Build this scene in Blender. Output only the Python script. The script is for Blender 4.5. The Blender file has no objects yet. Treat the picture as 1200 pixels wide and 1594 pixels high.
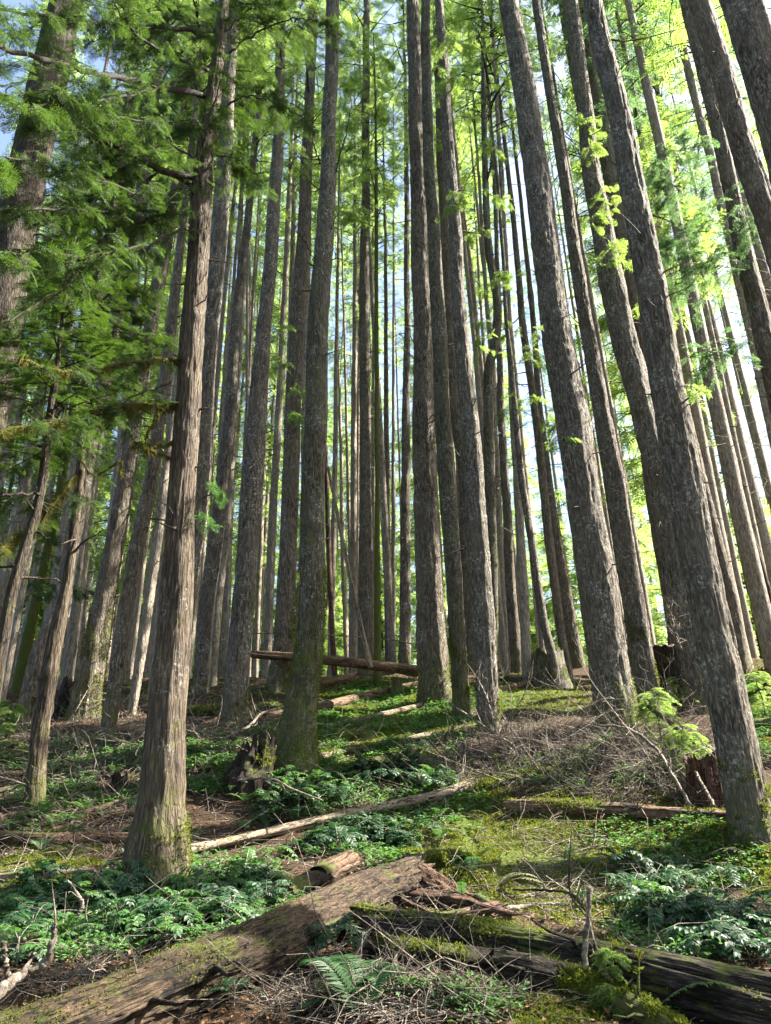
import bpy, math, random
import numpy as np
from mathutils import Vector
random.seed(7)
RNG = np.random.default_rng(11)
SC = bpy.context.scene
COL = SC.collection

# ------------------------------------------------------------------ camera, sky, sun, exposure
F_PX, W_PX, H_PX = 1200.0, 1200.0, 1594.0          # focal length and picture size in photo pixels
CAM = np.array([0.0, 0.0, 1.6])
zc = np.array([-80.0, 2847.0, 1200.0]); zc /= np.linalg.norm(zc)
TH = math.asin(zc[2]); RO = math.asin(zc[0] / math.cos(TH))
fwd = np.array([0, math.cos(TH), math.sin(TH)])
r0 = np.array([1.0, 0, 0]); u0 = np.array([0, -math.sin(TH), math.cos(TH)])
RIGHT = r0 * math.cos(RO) + u0 * math.sin(RO)
UP = -r0 * math.sin(RO) + u0 * math.cos(RO)
from mathutils import Matrix
cd = bpy.data.cameras.new('camera'); cam = bpy.data.objects.new('camera', cd); COL.objects.link(cam)
M = Matrix((( RIGHT[0], UP[0], -fwd[0], CAM[0]), (RIGHT[1], UP[1], -fwd[1], CAM[1]), (RIGHT[2], UP[2], -fwd[2], CAM[2]), (0, 0, 0, 1)))
cam.matrix_world = M
cd.sensor_fit = 'VERTICAL'; cd.sensor_height = 36.0; cd.lens = 36.0 * F_PX / H_PX
cd.clip_start = 0.05; cd.clip_end = 3000
SC.camera = cam

SUN_AZ, SUN_EL = math.radians(78), math.radians(44)
world = bpy.data.worlds.new('World'); SC.world = world; world.use_nodes = True
wn = world.node_tree; bg = wn.nodes['Background']
sky = wn.nodes.new('ShaderNodeTexSky'); sky.sky_type = 'NISHITA'; sky.sun_disc = False
sky.sun_elevation = SUN_EL; sky.sun_rotation = SUN_AZ; sky.air_density = 1.0; sky.dust_density = 2.6; sky.ozone_density = .6
wn.links.new(sky.outputs[0], bg.inputs[0]); bg.inputs[1].default_value = 0.07
sd = bpy.data.lights.new('sun', 'SUN'); sd.energy = 5.0; sd.angle = math.radians(0.5); sd.color = (1.0, 0.93, 0.80)
sun = bpy.data.objects.new('sun', sd); COL.objects.link(sun)
sdir = Vector((math.sin(SUN_AZ) * math.cos(SUN_EL), math.cos(SUN_AZ) * math.cos(SUN_EL), math.sin(SUN_EL)))
sun.rotation_euler = (-sdir).to_track_quat('-Z', 'Y').to_euler(); sun.location = (30, 20, 60)
SC.view_settings.view_transform = 'Standard'; SC.view_settings.look = 'None'
SC.view_settings.exposure = 2.82; SC.view_settings.gamma = 1.0
SC.render.engine = 'CYCLES'
SC.cycles.max_bounces = 8; SC.cycles.diffuse_bounces = 4; SC.cycles.transmission_bounces = 6
SC.cycles.use_denoising = True

# ------------------------------------------------------------------ noise
def _h(ix, iy, iz, s=0):
    n = (ix.astype(np.int64) * 73856093) ^ (iy.astype(np.int64) * 19349663) ^ (iz.astype(np.int64) * 83492791) ^ (s * 2654435761)
    n = (n ^ (n >> 13)) * 1274126177 & 0x7fffffff
    n = (n ^ (n >> 16)) & 0xffff
    return n / 65535.0
def vnoise(x, y, z=None, s=0):
    x = np.asarray(x, float); y = np.asarray(y, float); z = np.zeros_like(x) if z is None else np.asarray(z, float)
    ix, iy, iz = np.floor(x), np.floor(y), np.floor(z)
    fx, fy, fz = x - ix, y - iy, z - iz
    fx, fy, fz = [t * t * (3 - 2 * t) for t in (fx, fy, fz)]
    r = 0
    for a in (0, 1):
        for b in (0, 1):
            for c in (0, 1):
                w = (fx if a else 1 - fx) * (fy if b else 1 - fy) * (fz if c else 1 - fz)
                r = r + w * _h(ix + a, iy + b, iz + c, s)
    return r
def fbm(x, y, z=None, o=4, s=0):
    z = np.zeros_like(np.asarray(x, float)) if z is None else z
    r = 0; a = 1; t = 0
    for i in range(o):
        r = r + a * vnoise(x * 2 ** i, y * 2 ** i, z * 2 ** i, s + i); t += a; a *= .5
    return r / t

# ------------------------------------------------------------------ terrain height
PY = np.array([-40, -10, 0, 3, 5.5, 8.5, 10.5, 12, 14.5, 17.5, 24, 30, 40, 60, 100, 300, 2000.])
PZ = np.array([-1.5, -.4, 0.0, .18, .52, 1.08, 1.62, 2.3, 3.4, 4.35, 6.2, 7.3, 8.0, 8.2, 7.0, -4, -40.])
def prof(y):
    r = 0
    for k, w in ((-.6, .25), (0, .5), (.6, .25)): r = r + w * np.interp(y + k, PY, PZ)
    return r
BUMPS = []                                          # (x, y, radius, height)
GX0, GY0, GS = -60.0, -20.0, 0.1
_gx = np.arange(GX0, 60, GS); _gy = np.arange(GY0, 110, GS)
def Hraw(x, y):
    z = prof(y)
    z = z + (fbm(x * .35 + 9, y * .35, o=3, s=3) - .5) * .55 * np.clip(y / 14, .25, 1.2) + (fbm(x * 1.6, y * 1.6, o=3, s=8) - .5) * .20
    z = z + np.clip(-x - 4, 0, 30) * -.012
    return z
XX, YY = np.meshgrid(_gx, _gy)
GRID = Hraw(XX, YY)
def H(x, y):
    x = np.asarray(x, float); y = np.asarray(y, float)
    fx = np.clip((x - GX0) / GS, 0, len(_gx) - 2.001); fy = np.clip((y - GY0) / GS, 0, len(_gy) - 2.001)
    ix = fx.astype(int); iy = fy.astype(int); tx = fx - ix; ty = fy - iy
    g = GRID[iy, ix] * (1 - tx) * (1 - ty) + GRID[iy, ix + 1] * tx * (1 - ty) + GRID[iy + 1, ix] * (1 - tx) * ty + GRID[iy + 1, ix + 1] * tx * ty
    far = (y > 108)
    return np.where(far, prof(y) + (g - prof(np.minimum(y, 108))), g)
def ray(u, v):
    u = np.asarray(u, float); v = np.asarray(v, float)
    d = fwd + ((u - W_PX / 2) / F_PX)[..., None] * RIGHT + ((H_PX / 2 - v) / F_PX)[..., None] * UP
    return d / np.linalg.norm(d, axis=-1, keepdims=True)
TS = np.concatenate([np.linspace(2.0, 20, 220), np.linspace(20.2, 60, 160)])
def ground(u, v):
    """where the line of sight through a photo pixel meets the ground; arrays allowed"""
    u = np.atleast_1d(np.asarray(u, float)); v = np.atleast_1d(np.asarray(v, float))
    d = ray(u, v); hit = np.full(len(u), np.nan); prev = None
    for i, t in enumerate(TS):
        p = CAM + d * t; g = p[:, 2] - H(p[:, 0], p[:, 1])
        if prev is not None:
            new = np.isnan(hit) & (g <= 0)
            tt = TS[i - 1] + (t - TS[i - 1]) * prev / np.maximum(prev - g, 1e-6)
            hit[new] = tt[new]
        prev = g
    p = CAM + d * hit[:, None]
    return p
def gpt(u, v):
    p = ground(u, v)[0]
    if np.isnan(p[0]):
        d = ray(u, v); k = 30 / math.hypot(d[0], d[1]); p = CAM + d * k; p[2] = H(p[0], p[1])
    return p
def at_dist(u, v, dist):
    d = ray(u, v); return CAM + d * dist / math.hypot(d[0], d[1])
def depth(p): return float(np.dot(p - CAM, fwd))

NZ = vnoise(XX * 3.1, YY * 3.1, s=77)
def mound(u, v, r, h):
    p = gpt(u, v); global GRID
    GRID = GRID + h * np.exp(-((XX - p[0]) ** 2 + (YY - p[1]) ** 2) / (r * r))
for a in ((430, 1215, .9, .22), (690, 1375, .45, .26), (780, 1345, .4, .12), (250, 1170, 1.0, .2), (1040, 1255, 1.1, .35), (960, 1180, 1.2, .25),
          (870, 1290, .8, .12), (1050, 1300, .7, .12), (60, 1330, .7, .15), (700, 1095, 1.2, .2), (1180, 1330, .7, .12), (700, 1540, .5, .1)):
    mound(*a)

# ------------------------------------------------------------------ mesh helpers
def mesh_np(name, verts, faces, mats, smooth=False, midx=None):
    """faces: list of int arrays (n,3) or (n,4)"""
    me = bpy.data.meshes.new(name)
    verts = np.asarray(verts, np.float32)
    faces = [np.asarray(f, np.int32) for f in faces if len(f)]
    tot = np.concatenate([np.full(len(f), f.shape[1], np.int32) for f in faces])
    loops = np.concatenate([f.ravel() for f in faces])
    me.vertices.add(len(verts)); me.vertices.foreach_set('co', verts.ravel())
    me.loops.add(len(loops)); me.loops.foreach_set('vertex_index', loops)
    me.polygons.add(len(tot)); st = np.zeros(len(tot), np.int32); st[1:] = np.cumsum(tot)[:-1]
    me.polygons.foreach_set('loop_start', st); me.polygons.foreach_set('loop_total', tot)
    me.polygons.foreach_set('use_smooth', np.full(len(tot), smooth))
    if midx is not None: me.polygons.foreach_set('material_index', np.concatenate(midx).astype(np.int32))
    for m in (mats if isinstance(mats, (list, tuple)) else [mats]): me.materials.append(m)
    me.update(calc_edges=True); me.validate()
    return me
def link(name, data, parent=None, loc=(0, 0, 0)):
    o = bpy.data.objects.new(name, data); COL.objects.link(o); o.location = loc
    if parent is not None: o.parent = parent
    return o
def tag(o, label=None, cat=None, group=None, kind=None):
    if label: o['label'] = label
    if cat: o['category'] = cat
    if group: o['group'] = group
    if kind: o['kind'] = kind
    return o
class Geo:
    """collects pieces of one mesh"""
    def __init__(s): s.v = []; s.f = []; s.m = []; s.n = 0
    def add(s, v, faces, m=0):
        if not isinstance(faces, list): faces = [faces]
        for f in faces:
            if len(f): s.f.append(np.asarray(f) + s.n); s.m.append(np.full(len(f), m))
        s.v.append(np.asarray(v)); s.n += len(v)
    def mesh(s, name, mats, smooth=False, off=None):
        v = np.concatenate(s.v)
        if off is not None: v = v - np.asarray(off)
        return mesh_np(name, v, s.f, mats, smooth, s.m)
def frames(P):
    T = np.gradient(P, axis=0); T /= np.linalg.norm(T, axis=1, keepdims=True) + 1e-9
    ref = np.array([0, 0, 1.0]) if abs(T[:, 2]).mean() < .8 else np.array([1.0, 0, 0])
    A = np.cross(T, ref); A /= np.linalg.norm(A, axis=1, keepdims=True) + 1e-9
    B = np.cross(T, A)
    return T, A, B
def tube(P, R, n=6, cap=False, disp=None):
    P = np.asarray(P, float); R = np.broadcast_to(np.asarray(R, float), (len(P),))
    T, A, B = frames(P)
    th = np.linspace(0, 2 * math.pi, n, endpoint=False)
    rr = R[:, None] * np.ones(n)[None]
    if disp is not None: rr = rr + disp(P, th, R)
    V = P[:, None] + rr[..., None] * (np.cos(th)[None, :, None] * A[:, None] + np.sin(th)[None, :, None] * B[:, None])
    V = V.reshape(-1, 3); k = len(P)
    i = np.arange(k - 1)[:, None] * n; j = np.arange(n)[None]; j2 = (j + 1) % n
    Fq = np.stack([i + j, i + j2, i + n + j2, i + n + j], -1).reshape(-1, 4)
    faces = [Fq]
    if cap:
        V = np.concatenate([V, P[:1], P[-1:]]); c0, c1 = k * n, k * n + 1
        jj = np.arange(n); j3 = (jj + 1) % n
        faces.append(np.stack([np.full(n, c0), j3, jj], -1)); faces.append(np.stack([np.full(n, c1), (k - 1) * n + jj, (k - 1) * n + j3], -1))
    return V, faces
def twigs(P0, D, L, R, bend, seg=5, sides=4, rng=RNG):
    """many bent thin sticks at once: P0 (K,3), D (K,3), L (K), R (K)"""
    K = len(P0); t = np.linspace(0, 1, seg)
    side = np.cross(D, rng.normal(size=(K, 3))); side /= np.linalg.norm(side, axis=1, keepdims=True) + 1e-9
    b2 = np.cross(D, side)
    c1 = rng.normal(size=(K, 1)) * bend; c2 = rng.normal(size=(K, 1)) * bend * .5
    C = P0[:, None] + D[:, None] * (L[:, None] * t)[..., None] + side[:, None] * ((c1 * (t * t) + c2 * np.sin(t * 6)) * L[:, None])[..., None]
    rad = R[:, None] * (1 - .75 * t)[None]
    th = np.linspace(0, 2 * math.pi, sides, endpoint=False)
    V = C[:, :, None] + rad[:, :, None, None] * (np.cos(th)[None, None, :, None] * side[:, None, None] + np.sin(th)[None, None, :, None] * b2[:, None, None])
    i = np.arange(seg - 1)[:, None] * sides; j = np.arange(sides)[None]; j2 = (j + 1) % sides
    q = np.stack([i + j, i + j2, i + sides + j2, i + sides + j], -1).reshape(-1, 4)
    Fq = (q[None] + (np.arange(K) * seg * sides)[:, None, None]).reshape(-1, 4)
    return V.reshape(-1, 3), Fq, C
def stamp(tv, tf, O, X, Z, S):
    """copies a template (x along, z normal) to many places: returns verts, faces"""
    X = X / (np.linalg.norm(X, axis=1, keepdims=True) + 1e-9)
    Y = np.cross(Z, X); Y /= np.linalg.norm(Y, axis=1, keepdims=True) + 1e-9
    Z = np.cross(X, Y)
    S = np.broadcast_to(np.asarray(S, float), (len(O),))
    V = O[:, None] + S[:, None, None] * (tv[None, :, 0:1] * X[:, None] + tv[None, :, 1:2] * Y[:, None] + tv[None, :, 2:3] * Z[:, None])
    Fs = (tf[None] + (np.arange(len(O)) * len(tv))[:, None, None]).reshape(-1, tf.shape[1])
    return V.reshape(-1, 3), Fs

# ------------------------------------------------------------------ materials
class Mat:
    def __init__(s, name):
        s.m = bpy.data.materials.new(name); s.m.use_nodes = True; s.t = s.m.node_tree; s.b = s.t.nodes['Principled BSDF']
        s.co = s.t.nodes.new('ShaderNodeTexCoord').outputs['Object']
    def n(s, typ, **kw):
        nd = s.t.nodes.new(typ)
        for k, v in kw.items():
            if hasattr(v, 'links') or isinstance(v, bpy.types.NodeSocket): s.t.links.new(v, nd.inputs[k.replace('_', ' ')] if isinstance(k, str) else nd.inputs[k])
            elif k in ('blend_type', 'operation', 'feature', 'data_type', 'attribute_name', 'distance'): setattr(nd, k, v)
            else: nd.inputs[k.replace('_', ' ')].default_value = v
        return nd
    def li(s, a, b): s.t.links.new(a, b)
    def map(s, scale):
        nd = s.t.nodes.new('ShaderNodeMapping'); s.li(s.co, nd.inputs[0]); nd.inputs['Scale'].default_value = scale; return nd.outputs[0]
    def noise(s, scale, det=6, rough=.6, vec=None, dist=0):
        nd = s.t.nodes.new('ShaderNodeTexNoise'); s.li(vec or s.co, nd.inputs['Vector'])
        nd.inputs['Scale'].default_value = scale; nd.inputs['Detail'].default_value = det; nd.inputs['Roughness'].default_value = rough; nd.inputs['Distortion'].default_value = dist
        return nd.outputs[0]
    def voro(s, scale, vec=None, feature='DISTANCE_TO_EDGE'):
        nd = s.t.nodes.new('ShaderNodeTexVoronoi'); nd.feature = feature; s.li(vec or s.co, nd.inputs['Vector']); nd.inputs['Scale'].default_value = scale
        return nd.outputs['Distance']
    def ramp(s, fac, stops):
        nd = s.t.nodes.new('ShaderNodeValToRGB'); s.li(fac, nd.inputs[0]); e = nd.color_ramp.elements
        while len(e) < len(stops): e.new(.5)
        for el, (p, c) in zip(e, stops): el.position = p; el.color = (*c, 1) if len(c) == 3 else c
        return nd.outputs[0]
    def step(s, fac, a, b): return s.ramp(fac, [(a, (0, 0, 0)), (b, (1, 1, 1))])
    def mix(s, fac, a, b, mode='MIX'):
        nd = s.t.nodes.new('ShaderNodeMix'); nd.data_type = 'RGBA'; nd.blend_type = mode
        for sock, v in ((nd.inputs[0], fac), (nd.inputs[6], a), (nd.inputs[7], b)):
            if isinstance(v, bpy.types.NodeSocket): s.li(v, sock)
            elif isinstance(v, (int, float)): sock.default_value = v
            else: sock.default_value = (*v, 1)
        return nd.outputs[2]
    def math(s, op, a, b=0.):
        nd = s.t.nodes.new('ShaderNodeMath'); nd.operation = op
        for sock, v in ((nd.inputs[0], a), (nd.inputs[1], b)):
            if isinstance(v, bpy.types.NodeSocket): s.li(v, sock)
            else: sock.default_value = v
        return nd.outputs[0]
    def bump(s, h, dist=.02, strength=1.):
        nd = s.t.nodes.new('ShaderNodeBump'); s.li(h, nd.inputs['Height']); nd.inputs['Distance'].default_value = dist; nd.inputs['Strength'].default_value = strength
        s.li(nd.outputs[0], s.b.inputs['Normal'])
    def fin(s, col, rough=.85, spec=.3):
        if isinstance(col, bpy.types.NodeSocket): s.li(col, s.b.inputs['Base Color'])
        else: s.b.inputs['Base Color'].default_value = (*col, 1)
        s.b.inputs['Roughness'].default_value = rough; s.b.inputs['Specular IOR Level'].default_value = spec
        return s.m

def bark(name, dark, mid, light, lichen=.5, moss=.0, mossbase=1.2, lich_col=(.42, .43, .38), zs=.2, plate=30, vw=.6):
    m = Mat(name)
    oi = m.t.nodes.new('ShaderNodeObjectInfo').outputs['Random']
    ad = m.t.nodes.new('ShaderNodeVectorMath'); ad.operation = 'ADD'; m.li(m.co, ad.inputs[0])
    cx = m.t.nodes.new('ShaderNodeCombineXYZ')
    for i in range(3): m.li(m.math('MULTIPLY', oi, 13.7 + 5 * i), cx.inputs[i])
    m.li(cx.outputs[0], ad.inputs[1])
    mp = m.t.nodes.new('ShaderNodeMapping'); m.li(ad.outputs[0], mp.inputs[0]); mp.inputs['Scale'].default_value = (1, 1, zs); v = mp.outputs[0]
    a = m.noise(26, 9, .7, v, .5); vor = m.voro(plate, v); fine = m.noise(90, 4, .6, ad.outputs[0])
    crack = m.step(m.math('ADD', vor, m.math('MULTIPLY', m.math('SUBTRACT', a, .5), .5)), -.02, .20)
    h = m.math('ADD', m.math('MULTIPLY', crack, .6), m.math('MULTIPLY', a, 1.0)); h = m.math('ADD', h, m.math('MULTIPLY', fine, .35))
    base = m.ramp(a, [(.36, dark), (.5, mid), (.66, light)])
    base = m.mix(m.math('ADD', m.math('MULTIPLY', crack, vw), 1 - vw), tuple(c * .75 for c in dark), base)
    big = m.noise(1.1, 4, .6, ad.outputs[0]); base = m.mix(m.step(big, .35, .65), base, m.mix(.5, base, tuple(c * 1.25 for c in mid)), 'MIX')
    lm = m.math('MULTIPLY', m.step(m.noise(20, 8, .8, ad.outputs[0]), .54, .59), m.step(m.noise(2.1, 5, .65, ad.outputs[0]), .60 - lichen * .18, .68 - lichen * .14))
    base = m.mix(m.math('MULTIPLY', lm, min(1, lichen + .25)), base, lich_col)
    # moss: at the foot and in patches
    sp = m.t.nodes.new('ShaderNodeSeparateXYZ'); m.li(m.co, sp.inputs[0])
    foot = m.math('SUBTRACT', 1.0, m.math('DIVIDE', sp.outputs[2], mossbase)); foot = m.math('MAXIMUM', foot, 0.)
    mn = m.noise(5, 6, .7, ad.outputs[0])
    mask = m.step(m.math('ADD', m.math('ADD', m.math('ADD', m.math('MULTIPLY', mn, .75), m.math('MULTIPLY', a, .25)), m.math('MULTIPLY', foot, .16)), moss * .3 - .15), .47, .66)
    mcol = m.ramp(fine, [(.3, (.03, .045, .008)), (.7, (.13, .15, .02))])
    base = m.mix(m.math('MULTIPLY', mask, .75), base, mcol)
    m.bump(h, .03, .9)
    return m.fin(base, .88, .2)
BARK_GREY = bark('bark_grey', (.022, .0185, .015), (.118, .101, .081), (.28, .25, .21), .8, .15, 1.2, lich_col=(.42, .42, .37))
BARK_BROWN = bark('bark_brown', (.024, .019, .014), (.130, .106, .082), (.30, .255, .205), .6, .25, 1.4)
BARK_CEDAR = bark('bark_cedar', (.014, .010, .007), (.078, .060, .044), (.22, .175, .13), .25, .22, 1.6, zs=.13, plate=26, vw=.45)
BARK_MOSSY = bark('bark_mossy', (.020, .017, .012), (.092, .082, .062), (.23, .21, .17), .7, .40, 2.6)
BARK_SUNLIT = bark('bark_sunlit', (.07, .058, .047), (.27, .23, .185), (.44, .40, .34), .4, .12, .8)  # pale tone lifted to stand in for sunlight on the distant trunks
BARK_MOSSED = bark('bark_mossed_over', (.03, .03, .01), (.08, .085, .03), (.15, .14, .06), .1, 1.1, 3)
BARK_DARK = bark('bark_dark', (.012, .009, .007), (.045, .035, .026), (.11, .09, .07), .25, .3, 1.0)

def wood(name, dark, mid, light, axis_scale=(1, 1, 1), moss=0., rough=.8, holed=False):
    m = Mat(name)
    v = m.map(axis_scale)
    a = m.noise(22, 10, .78, v, .3); b = m.noise(90, 5, .65, v); holes = m.step(m.math('ADD', m.voro(8, m.map((1, 1, .45)), 'F1'), m.math('MULTIPLY', m.math('SUBTRACT', a, .5), .6)), .16, .26)
    c = m.ramp(a, [(.38, dark), (.5, mid), (.62, light)])
    c = m.mix(m.step(m.noise(2.2, 4, .6), .5, .62), c, m.mix(.55, c, dark))
    c = m.mix(m.math('MULTIPLY', m.step(b, .3, .42), 1.), m.mix(.7, c, dark), c)
    ck = m.step(m.noise(5, 3, .5, v, 1.2), .36, .42); c = m.mix(ck, m.mix(.8, c, tuple(x * .4 for x in dark)), c)
    n5 = m.noise(1.0, 4, .55, m.map((axis_scale[0] * 3, axis_scale[1] * 3, axis_scale[2] * .8)) if axis_scale[0] > 2 else v); line = m.step(m.math('ABSOLUTE', m.math('SUBTRACT', n5, .5)), .006, .022)
    if axis_scale[0] > 2: c = m.mix(line, tuple(x * .25 for x in dark), c)
    if holed: c = m.mix(m.math('MAXIMUM', holes, m.math('SUBTRACT', 1., m.step(m.noise(1.7, 3, .5), .40, .47))), tuple(x * .3 for x in dark), c)
    if moss > 0:
        g = m.t.nodes.new('ShaderNodeNewGeometry'); sp = m.t.nodes.new('ShaderNodeSeparateXYZ'); m.li(g.outputs['Normal'], sp.inputs[0])
        mk = m.step(m.math('ADD', m.math('ADD', m.noise(3.2, 6, .7), m.math('MULTIPLY', sp.outputs[2], .12)), moss * .3 - .15), .5, .62)
        c = m.mix(m.math('MULTIPLY', mk, .9), c, m.ramp(b, [(.3, (.025, .04, .008)), (.7, (.12, .14, .02))]))
    m.bump(m.math('ADD', m.math('ADD', a, m.math('MULTIPLY', b, .5)), m.math('MULTIPLY', line, .6 if axis_scale[0] > 2 else 0.)), .03, 1.)
    return m.fin(c, rough, .25)
GR = (9, 9, 1.0)         # grain stretched along the local z axis
WOOD_BIG = wood('rotting_log_wood_shaded', (.014, .009, .006), (.062, .040, .025), (.18, .118, .072), (3.4, 3.4, .6), .10, holed=True)  # rotting brown wood, its colour darkened to stand in for shade
WOOD_DARK = wood('charred_log_wood', (.008, .006, .005), (.032, .024, .018), (.12, .095, .07), (3.2, 3.2, .4), .28)
WOOD_PALE = wood('bleached_wood', (.10, .075, .05), (.26, .20, .14), (.42, .35, .26), (3, 3, .5), .12)
WOOD_RED = wood('reddish_log_bark', (.045, .025, .016), (.16, .095, .06), (.30, .20, .14), (3, 3, .7), .15)
WOOD_MOSS = wood('mossy_log_wood', (.03, .025, .012), (.10, .085, .04), (.20, .16, .08), (3, 3, .7), .75)
WOOD_ROT = wood('rotten_orange_wood', (.025, .012, .007), (.095, .046, .026), (.24, .14, .09), (3, 3, .8), .0)
WOOD_CUT = wood('broken_wood_end', (.09, .05, .03), (.25, .15, .09), (.40, .27, .18), (1, 1, 1), 0)
WOOD_STUMP = wood('stump_wood', (.03, .025, .018), (.12, .105, .08), (.28, .25, .20), (3.5, 3.5, .35), .45)
WOOD_STUMP_DARK = wood('dark_stump_wood', (.007, .005, .004), (.024, .016, .011), (.075, .05, .034), (3.5, 3.5, .6), .28)
TWIG = wood('dead_twig', (.06, .048, .037), (.21, .175, .14), (.42, .37, .31), (1, 1, 1), 0)
TWIG_DARK = wood('dark_branch', (.012, .009, .007), (.035, .027, .02), (.08, .065, .045), (1, 1, 1), .2)

def leafmat(name, c1, c2, tr, tmix=.45, scale=.9, rough=.6, spec=.25):
    m = Mat(name)
    g = m.t.nodes.new('ShaderNodeNewGeometry')
    oi = m.t.nodes.new('ShaderNodeObjectInfo').outputs['Random']
    f = m.math('ADD', m.math('MULTIPLY', m.step(m.noise(scale, 3, .5), .35, .65), .6), m.math('MULTIPLY', g.outputs['Random Per Island'], .4))
    c = m.mix(f, c1, c2); c = m.mix(m.math('MULTIPLY', oi, .35), c, tuple(x * .8 for x in c1))
    m.fin(c, rough, spec)
    t = m.t.nodes.new('ShaderNodeBsdfTranslucent'); m.li(m.mix(f, tuple(x * .55 for x in tr), tr), t.inputs[0])
    mx = m.t.nodes.new('ShaderNodeMixShader'); mx.inputs[0].default_value = tmix
    m.li(m.b.outputs[0], mx.inputs[1]); m.li(t.outputs[0], mx.inputs[2])
    m.li(mx.outputs[0], m.t.nodes['Material Output'].inputs[0])
    return m.m
LEAF = leafmat('conifer_foliage', (.028, .075, .022), (.08, .135, .035), (.42, .62, .12), .56)
LEAF_BRIGHT = leafmat('young_conifer_foliage', (.05, .12, .028), (.12, .20, .05), (.45, .64, .15), .55)
LEAF_DARK = leafmat('cedar_foliage_shaded', (.011, .028, .008), (.034, .063, .014), (.10, .19, .022), .38)  # cedar green, darkened so boughs read as silhouettes against the light
LEAF_BLUE = leafmat('cool_conifer_foliage', (.022, .065, .03), (.055, .11, .04), (.20, .36, .12), .5)
MOSS = leafmat('moss_tufts', (.04, .06, .01), (.14, .17, .025), (.24, .28, .04), .35, 3.0, .9, .05)
MOSS_HANG = leafmat('hanging_moss', (.05, .055, .014), (.13, .125, .035), (.22, .21, .05), .35, 3.0, .9, .05)
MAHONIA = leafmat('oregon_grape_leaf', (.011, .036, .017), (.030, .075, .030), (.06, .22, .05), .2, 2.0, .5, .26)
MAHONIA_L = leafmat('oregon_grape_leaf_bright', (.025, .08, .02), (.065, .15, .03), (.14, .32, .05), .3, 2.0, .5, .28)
FERN = leafmat('sword_fern_frond', (.016, .055, .015), (.04, .10, .025), (.10, .28, .05), .35, 2.0, .5, .4)
FERN_PALE = leafmat('pale_fern_frond', (.09, .11, .04), (.20, .21, .10), (.2, .25, .1), .3, 2.0, .6, .3)
DEADLEAF = leafmat('fallen_leaf', (.09, .05, .025), (.26, .15, .08), (.2, .11, .05), .2, 5.0, .7, .2)
LOWHERB = leafmat('small_ground_herbs', (.03, .09, .025), (.07, .16, .04), (.15, .34, .06), .35, 1.5, .6, .3)

# ground: duff and moss; the moss cover is an attribute of the ground sheet
gm = Mat('forest_floor')
at = gm.t.nodes.new('ShaderNodeAttribute'); at.attribute_name = 'moss'
n1 = gm.noise(7, 8, .7); n2 = gm.noise(45, 6, .7); n3 = gm.noise(1.3, 4, .6)
duff = gm.ramp(n2, [(.3, (.014, .009, .006)), (.5, (.05, .033, .021)), (.72, (.12, .082, .052))])
mo = gm.ramp(n2, [(.3, (.018, .03, .006)), (.52, (.07, .095, .016)), (.72, (.16, .185, .03))])
mask = gm.step(gm.math('ADD', gm.math('MULTIPLY', n1, .5), gm.math('ADD', gm.math('MULTIPLY', at.outputs['Fac'], .75), gm.math('MULTIPLY', n3, .3))), .62, .80)
gm.bump(gm.math('ADD', n1, gm.math('MULTIPLY', n2, .7)), .05, 1.0)
GROUND = gm.fin(gm.mix(mask, duff, mo), .95, .1)

# ------------------------------------------------------------------ foliage templates
def frond_template(nside, rows, w, droop, seed=0):
    """a flat spray of narrow leaflets pointing along +x, unit length"""
    r = np.random.default_rng(seed); vs = []; fs = []; n = 0
    def leaf(p, d, L, wd):
        nonlocal n
        nrm = np.array([-d[1], d[0], 0]); tip = p + d * L; m = p + d * L * .5; zz = r.normal() * .012
        vs.extend([p, m + nrm * wd + [0, 0, zz], tip + [0, 0, -abs(zz)], m - nrm * wd - [0, 0, zz]]); fs.append([n, n + 1, n + 2, n + 3]); n += 4
    for k in range(nside):
        t = (k + .6) / nside; L = (.50 * (1 - t) ** .7 + .10) * r.uniform(.75, 1.15)
        for sg in (-1, 1):
            a = math.radians(r.uniform(38, 58)) * sg; d = np.array([math.cos(a), math.sin(a), 0]); p = np.array([t, 0, -droop * t * t])
            for q in range(rows):
                s0 = q / rows; pp = p + d * L * s0 + np.array([0, 0, -droop * .6 * s0 * s0 * L])
                for s2 in ((-1, 1) if rows > 1 else (0,)):
                    a2 = a + math.radians(28) * s2; leaf(pp, np.array([math.cos(a2), math.sin(a2), 0]), L / rows * 1.35, w)
    leaf(np.array([.86, 0, -droop * .75]), np.array([1., 0, 0]), .2, w)
    return np.array(vs), np.array(fs)
FR_NEAR = [frond_template(8, 3, .013, .2, s) for s in (1, 2)]
FR_MID = [frond_template(7, 2, .019, .22, s) for s in (3, 4)]
FR_FAR = [frond_template(7, 1, .030, .25, s) for s in (5, 6)]

def add_fronds(g, O, X, S, tmpl, rng, m=1, flat=.35):
    Z = np.array([0, 0, 1.]) + rng.normal(size=(len(O), 3)) * flat
    half = rng.random(len(O)) < .5
    for sel, tp in ((half, tmpl[0]), (~half, tmpl[1])):
        if sel.any():
            v, f = stamp(tp[0], tp[1], O[sel], X[sel], Z[sel], S[sel]); g.add(v, f, m)

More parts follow.
